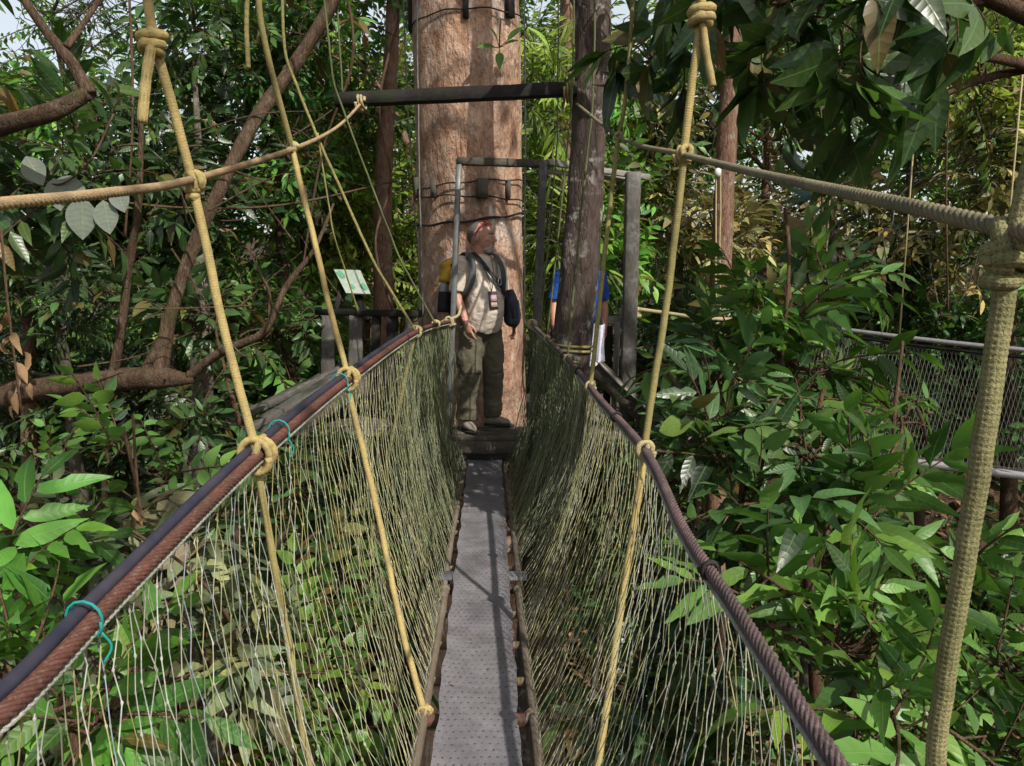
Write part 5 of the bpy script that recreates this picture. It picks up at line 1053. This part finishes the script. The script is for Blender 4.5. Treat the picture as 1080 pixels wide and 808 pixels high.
# ============================================================ people
def skinmat(name, c1, c2):
    m = NT(name); o = m.coords('Object'); n = m.noise(o, 14, 4, .6); m.set(m.mix(m.ramp(n, .35, .7), c1, c2), .5, 0, .4); m.b.inputs['Subsurface Weight'].default_value = .12; m.b.inputs['Subsurface Radius'].default_value = (.02, .008, .004); m.b.inputs['Subsurface Scale'].default_value = .5; m.bump(m.noise(o, 180, 2, .6), .1, .002); return m.m
def cloth(name, c, var=.2, stain=None):
    m = NT(name); o = m.coords('Object'); n = m.noise(o, 6, 4, .6); w_ = m.noise(o, 260, 2, .7)
    cc = m.mix(m.ramp(n, .35, .7), c, tuple(x * (1 - var) for x in c))
    m.set(cc, .9, 0, .15); m.bump(m.math('ADD', m.math('MULTIPLY', w_, .2), m.noise(m.coords('Object', (.7, .7, 1.6)), 9, 3, .55, 1.6)), .45, .018); return m.m
SK = skinmat('skin', (.47, .26, .195), (.40, .19, .14)); SK2 = skinmat('second_skin', (.48, .24, .15), (.40, .18, .11))
eye = plain('eye_white', (.5, .47, .43), .2); blk = plain('black_nylon', (.012, .012, .015), .6, 0, .4, .3, 30); navy = plain('navy_bag', (.016, .020, .035), .55, 0, .4, .3, 20)
mats = dict(eye=eye, shirt=cloth('beige_shirt', (.55, .475, .40), .07), trousers=cloth('olive_trousers', (.125, .115, .08), .3), shoe=cloth('grey_shoe', (.30, .26, .22), .35), sole=plain('dark_sole', (.03, .028, .025), .8), lace=plain('lace', (.3, .28, .25), .8))
mats2 = dict(eye=eye, shirt=cloth('blue_shirt', (.022, .085, .34)), trousers=cloth('pale_shorts', (.60, .62, .72), .12), shoe=mats['shoe'], sole=mats['sole'], lace=mats['lace'])
loc = P(506, 456, 6.43); loc[0] += .01; loc[2] = PZ + .001; yaw = R(36)
cfg = dict(head_yaw=R(40), belly=.08, nod=2, hem=.93,
  arms=[dict(j=[(-.190, .012, 1.435), (-.240, -.005, 1.165), (-.222, -.125, .945)], d=(.10, -.30, -1), palm=(1, .25, .1), thumb=(.2, -1, 0), curl=.75),
        dict(j=[(.190, .012, 1.435), (.262, .035, 1.16), (.300, -.085, .935)], d=(0, -.22, -1), palm=(-1, .15, 0), thumb=(-.1, -1, 0), curl=.75)],
  knees=[(-.125, -.03, .50), (.12, -.02, .50)], feet=[(-.155, .0, -8), (.15, .03, 42)])
man, hp, Hr = person('person', 'grey-bearded man in beige T-shirt and olive trousers standing in the gate frame, looking right', loc, yaw, cfg, SK, mats)
man.scale = (1.0,) * 3
# short hair round the back and sides, grey goatee
h = MB()
u = np.linspace(0, 2 * math.pi, 37)[None, :]; v = np.linspace(0.0, 1.0, 15)[:, None]
ang = v * R(84)
ux, uy, uz = np.cos(u) * np.sin(ang), np.sin(u) * np.sin(ang), np.cos(ang)
edge = np.clip((1 - v) / .22, 0, 1); rr = .985 + .05 * edge + .010 * np.sin(u * 9) * np.sin(ang * 7)
loc_ = np.stack([ux * .076 * rr, .012 + uy * .098 * rr, .205 + uz * .098 * rr], -1)
tilt = np.array(rx(R(-66))); cen = np.array([0, .012, .205]); loc_ = (loc_ - cen) @ tilt.T * np.array([1.0, 1, 1]) + cen
Vh = np.array([hp(*(q + [0, 0, 1.5])) for q in loc_.reshape(-1, 3)])
i = np.arange(14)[:, None]; j = np.arange(36)[None]; h.add(Vh, np.stack([i * 37 + j, (i + 1) * 37 + j, (i + 1) * 37 + j + 1, i * 37 + j + 1], -1).reshape(-1, 4))
hm = NT('short_hair'); o_ = hm.coords('Object'); hm.set(hm.mix(hm.ramp(hm.noise(o_, 160, 3, .8), .35, .65), (.06, .045, .038), (.20, .17, .15)), .85, 0, .2); hm.bump(hm.noise(o_, 300, 3, .8), .8, .006)
h.build('hair', hm.m, man, origin=(0, 0, 0))
gm = NT('grey_beard'); o_ = gm.coords('Object'); gm.set(gm.mix(gm.ramp(gm.noise(o_, 220, 3, .8), .35, .65), (.22, .20, .18), (.55, .52, .48)), .9, 0, .1); gm.bump(gm.noise(o_, 320, 3, .8), .9, .006)
g = MB()
for c_, r_ in (((0, -.087, 1.592), (.029, .019, .024)), ((0, -.1025, 1.6455), (.027, .007, .006)), ((-.024, -.088, 1.618), (.009, .012, .022)), ((.024, -.088, 1.618), (.009, .012, .022)), ((0, -.066, 1.578), (.036, .030, .014)), ((0, -.043, 1.600), (.0485, .052, .030))):
    ellipsoid(g, hp(*c_), np.array(r_) * 1.10, Hr)
remesh('beard', g, .004, gm.m, man, 2, [(.01, .004)])
for s in (-1, 1):
    g = MB(); ellipsoid(g, hp(s * .030, -.0985, 1.7215), (.019, .006, .0045), Hr); g.build('eyebrow', hm.m, man, origin=(0, 0, 0))
red = plain('red_frame', (.45, .02, .03), .3); lens = plain('dark_lens', (.02, .02, .025), .08, 0, .8)
sgl = thing('sunglasses', 'red-framed sunglasses pushed up on the head of the bearded man', 'sunglasses', loc + rz(yaw) @ hp(0, -.04, 1.79), yaw)
def wl(p): return loc + rz(yaw) @ np.asarray(p)     # man space to world
def buildw(mb, name, mat, parent):                  # verts in man space -> world; parent carries the rotation
    mb.V = [v @ rz(yaw).T + loc for v in mb.V]; pl_ = np.array(parent.location); mb.V = [(v - pl_) @ rz(yaw) for v in mb.V]
    o = bpy.data.objects.new(name, mb.mesh(name)); COL.objects.link(o); o.data.materials.append(mat); o.parent = parent; return o
for s in (-1, 1):
    g = MB(); ellipsoid(g, hp(s * .033, -.052, 1.797), (.030, .006, .020), Hr @ rx(R(-60))); buildw(g, 'lens', lens, sgl)
    g = MB(); a = np.linspace(0, 2 * math.pi, 24); tube(g, np.array([hp(s * .033 + .031 * math.cos(t_), -.054 + .018 * math.sin(t_), 1.798 + .012 * math.sin(t_)) for t_ in a]), .0035, 7); tube(g, spline([hp(s * .064, -.045, 1.797), hp(s * .081, -.02, 1.765), hp(s * .086, .01, 1.725), hp(s * .084, .03, 1.69)], 14), .0042, 7); buildw(g, 'frame', red, sgl)
# backpack with straps
bp = thing('backpack', 'dark backpack with a yellow cover and grey bottle on the back of the bearded man', 'backpack', wl((0, .2, 1.2)), yaw)
g = MB(); plank(g, (0, .235, 1.00), (0, .235, 1.44), .31, .17, up=(0, 1, 0), n=9, ch=.05, jit=.004); buildw(g, 'pack', blk, bp)
g = MB(); plank(g, (-.19, .26, 1.28), (-.15, .27, 1.40), .10, .12, up=(0, 1, 0), n=5, ch=.02, jit=.004); plank(g, (-.20, .26, 1.39), (-.05, .27, 1.44), .12, .08, up=(0, 1, 0), n=5, ch=.02, jit=.004); buildw(g, 'yellow_cover', plain('yellow_cover', (.62, .36, .02), .6), bp)
g = MB(); tube(g, [(-.215, .25, 1.12), (-.215, .25, 1.26), (-.215, .25, 1.28)], [.034, .034, .02], 16); buildw(g, 'bottle', plain('grey_bottle', (.34, .36, .36), .35), bp)
g = MB(); plank(g, (-.21, .25, 1.02), (-.20, .25, 1.20), .10, .11, up=(0, 1, 0), n=5, ch=.02); buildw(g, 'side_pocket', blk, bp)
for s in (-1, 1):
    g = MB(); pts = spline([(s * .11, .16, 1.44), (s * .125, .06, 1.525), (s * .135, -.05, 1.505), (s * .150, -.122, 1.40), (s * .168, -.115, 1.28), (s * .195, -.04, 1.17), (s * .17, .13, 1.10)], 34)
    tube(g, pts, .030, 12, ry=.008, ref=(1, 0, 0)); buildw(g, 'shoulder_strap', plain('grey_strap', (.07, .075, .085), .6), bp)
# cross-body bag
sb = thing('shoulder_bag', 'navy shoulder bag slung across the bearded man and resting on his left hip', 'bag', wl((.2, -.1, 1.0)), yaw)
g = MB(); pts = spline([(-.075, .07, 1.50), (-.085, -.02, 1.528), (-.055, -.105, 1.46), (.0, -.160, 1.36), (.075, -.192, 1.26), (.150, -.175, 1.17), (.205, -.12, 1.08), (.235, -.02, 1.03), (.16, .13, 1.12), (0, .16, 1.34), (-.075, .07, 1.50)], 60); tube(g, pts, .021, 12, ry=.006, ref=(1, 0, .3), cap=False); buildw(g, 'strap', blk, sb)
g = MB(); tube(g, spline([(.225, -.125, 1.22), (.235, -.13, 1.12), (.25, -.125, 1.01), (.25, -.12, .93), (.245, -.115, .90)], 18), [.03, .075, .105, .115, .07], 22, ry=[.03, .065, .075, .07, .04], ref=(.6, .8, 0)); o_ = remesh('bag_body', g, .008, navy, None, 3, [(.06, .015)])
o_.data.transform(Matrix.Translation((-.2, .1, -1.0))); o_.parent = sb
g = MB(); plank(g, (.225, -.195, 1.12), (.25, -.195, .98), .12, .012, up=(.3, -1, 0), n=4, ch=.004); buildw(g, 'flap', blk, sb)
# lanyard, pouch and clip
ly = thing('lanyard', 'thin dark lanyard with a pinkish card holder hanging on the beige shirt', 'lanyard', wl((0, -.2, 1.15)), yaw)
bz = .085
g = MB()
for s in (-1, 1): tube(g, spline([(s * .072, .02, 1.525), (s * .060, -.085, 1.47), (s * .030, -.165, 1.33), (-.02, -.205, 1.20)], 20), .0028, 6)
buildw(g, 'cord', blk, ly)
g = MB(); plank(g, (-.02, -.218, 1.205), (-.018, -.238, 1.055), .085, .010, up=(0, -1, 0), n=3, ch=.002); buildw(g, 'card_holder', plain('holder', (.07, .05, .06), .4), ly)
g = MB(); plank(g, (-.02, -.2275, 1.175), (-.019, -.2385, 1.125), .064, .004, up=(0, -1, 0), n=2, ch=.001); buildw(g, 'card', plain('pink_card', (.50, .34, .38), .4), ly)
g = MB(); plank(g, (-.019, -.2380, 1.115), (-.018, -.2470, 1.075), .064, .004, up=(0, -1, 0), n=2, ch=.001); buildw(g, 'card', plain('tan_card', (.40, .28, .22), .4), ly)
cl = thing('clip', 'dark clip and carabiner on the chest of the bearded man, at the bag strap', 'clip', wl((.06, -.2, 1.28)), yaw)
g = MB(); ellipsoid(g, (.068, -.205, 1.278), (.034, .016, .040)); buildw(g, 'pouch', blk, cl); g = MB(); a = np.linspace(0, 2 * math.pi, 24); tube(g, np.stack([.052 + .016 * np.cos(a), -.222 + 0 * a, 1.285 + .030 * np.sin(a)], -1), .004, 7); buildw(g, 'ring', plain('steel_ring', (.5, .5, .52), .3, .9), cl)
br_ = MB(); w0 = np.array(cfg['arms'][0]['j'][2]) + [0, .006, .03]; coil(br_, w0, (.0, -.3, 1), .031, .0055, 2, .009, 7); tb = thing('bracelet', 'pink and white bracelet on the right wrist of the bearded man', 'bracelet', wl(w0), yaw); buildw(br_, 'band', plain('pink_band', (.75, .38, .40), .6), tb)

# second person behind the slender tree
cfg2 = dict(head_yaw=R(12), belly=.01, nod=18, shorts=True, hem=.92,
  arms=[dict(j=[(-.195, .01, 1.435), (-.245, .02, 1.18), (-.262, -.10, .96)], d=(.2, -.4, -1), palm=(1, .2, 0), thumb=(.2, -1, 0), curl=.7),
        dict(j=[(.195, .01, 1.435), (.235, .01, 1.17), (.235, -.10, .95)], d=(0, -.2, -1), palm=(-1, .2, 0), thumb=(-.1, -1, 0), curl=.7)],
  knees=[(-.11, -.01, .50), (.11, -.01, .50)], feet=[(-.13, .02, -10), (.13, .02, 10)])
loc2 = P(610, 440, 6.75); loc2[2] = PZ + .001
p2_, hp2, Hr2 = person('person', 'person in a blue T-shirt and pale shorts mostly hidden behind the slender trunk', loc2, R(4), cfg2, SK2, mats2)
p2_.scale = (.93, .93, .93)
h = MB(); loc_ = np.stack([ux * .079 * rr, .012 + uy * .101 * rr, .205 + uz * .101 * rr], -1); tilt = np.array(rx(R(-45))); loc_ = (loc_ - cen) @ tilt.T + cen
h.add(np.array([hp2(*(q + [0, 0, 1.5])) for q in loc_.reshape(-1, 3)]), np.stack([i * 37 + j, (i + 1) * 37 + j, (i + 1) * 37 + j + 1, i * 37 + j + 1], -1).reshape(-1, 4)); h.build('hair', hm.m, p2_, origin=(0, 0, 0))

# ============================================================ light, sky, camera
sunv = norm([.42, -.62, .70])
el = math.asin(sunv[2]); az = math.atan2(sunv[0], sunv[1])
w = bpy.data.worlds.new('World'); scene.world = w; w.use_nodes = True; nt = w.node_tree; nt.nodes.clear()
sk = nt.nodes.new('ShaderNodeTexSky'); sk.sky_type = 'NISHITA'; sk.sun_disc = False; sk.sun_elevation = el; sk.sun_rotation = az; sk.dust_density = 4; sk.air_density = 1.2; sk.altitude = 100
bg = nt.nodes.new('ShaderNodeBackground'); bg.inputs[1].default_value = SKY; ow = nt.nodes.new('ShaderNodeOutputWorld'); tc = nt.nodes.new('ShaderNodeTexCoord'); sx_ = nt.nodes.new('ShaderNodeSeparateXYZ'); nt.links.new(tc.outputs['Generated'], sx_.inputs[0])
mr = nt.nodes.new('ShaderNodeMapRange'); mr.inputs[1].default_value = .36; mr.inputs[2].default_value = .52; mr.inputs[3].default_value = 1; mr.inputs[4].default_value = 0; nt.links.new(sx_.outputs[2], mr.inputs[0])
mxh = nt.nodes.new('ShaderNodeMix'); mxh.data_type = 'RGBA'; mxh.blend_type = 'ADD'; nt.links.new(mr.outputs[0], mxh.inputs[0]); nt.links.new(sk.outputs[0], mxh.inputs[6]); mxh.inputs[7].default_value = (.54 / SKY, .54 / SKY, .52 / SKY, 1); nt.links.new(mxh.outputs[2], bg.inputs[0]); nt.links.new(bg.outputs[0], ow.inputs[0])
ld = bpy.data.lights.new('sun', 'SUN'); ld.energy = SUN; ld.angle = R(.5); ld.color = (1, .95, .86); lo = bpy.data.objects.new('sun', ld); COL.objects.link(lo); lo.location = (8, -5, 20)
lo.rotation_euler = Vector(-sunv).to_track_quat('-Z', 'Y').to_euler()
cd = bpy.data.cameras.new('camera'); cd.lens = 26; cd.sensor_width = 36; cd.clip_start = .02; cd.clip_end = 2000; co = bpy.data.objects.new('camera', cd); COL.objects.link(co)
co.location = CAM; co.rotation_euler = (R(90) - PITCH, 0, 0); scene.camera = co
scene.view_settings.view_transform = 'Standard'; scene.view_settings.look = 'None'; scene.view_settings.exposure = 0; scene.view_settings.gamma = 1
cy = scene.cycles; cy.max_bounces = 6; cy.diffuse_bounces = 4; cy.glossy_bounces = 2; cy.transmission_bounces = 4; cy.transparent_max_bounces = 4; cy.caustics_reflective = False; cy.caustics_refractive = False
cy.use_denoising = True; cy.use_adaptive_sampling = True; cy.adaptive_threshold = .02; cy.sample_clamp_indirect = 6

fl = MB(); V0, Q0, U0 = leaf_tpl(4, .25, .4, .3)
for k in range(46):
    y = rng.uniform(1.2, 5.8); xx = cx(y) + rng.uniform(-.125, .125); V = (V0 * rng.uniform(.006, .022)) @ basis(norm([rng.normal(), rng.normal(), 0]), norm([rng.normal(0, .2), rng.normal(0, .2), 1])).T + [xx, y, .012 if y < 3.56 else .03]
    fl.add(V, Q0, None, U0, [rng.random(), 1, .5, 1])
tag(fl.build('leaf_debris', M['leaf_dry']), 'tiny brown leaf bits scattered on the grey walking board', 'leaf litter', kind='stuff')

wc = MB(); a, b = P(622, 342, 6.5), P(638, 342, 6.5); n_ = 14; uu = np.linspace(0, 1, n_)[None, :, None]; vv = np.linspace(0, 1, 12)[:, None, None]
VV = a * (1 - uu) + b * uu + np.array([0, 0, -.33]) * vv + np.concatenate([.006 * np.sin(uu * 9 + vv * 4), .022 * np.sin(uu * 15 + vv * 2.5), 0 * uu * vv + .008 * np.sin(uu * 7)], 2)
i_ = np.arange(11)[:, None]; j_ = np.arange(n_ - 1)[None]; wc.add(VV.reshape(-1, 3), np.stack([i_ * n_ + j_, i_ * n_ + j_ + 1, (i_ + 1) * n_ + j_ + 1, (i_ + 1) * n_ + j_], -1).reshape(-1, 4))
tag(wc.build('cloth', cloth('white_cloth', (.68, .68, .78), .15)), 'white cloth hanging beside the slender trunk, below the blue sleeve', 'cloth')
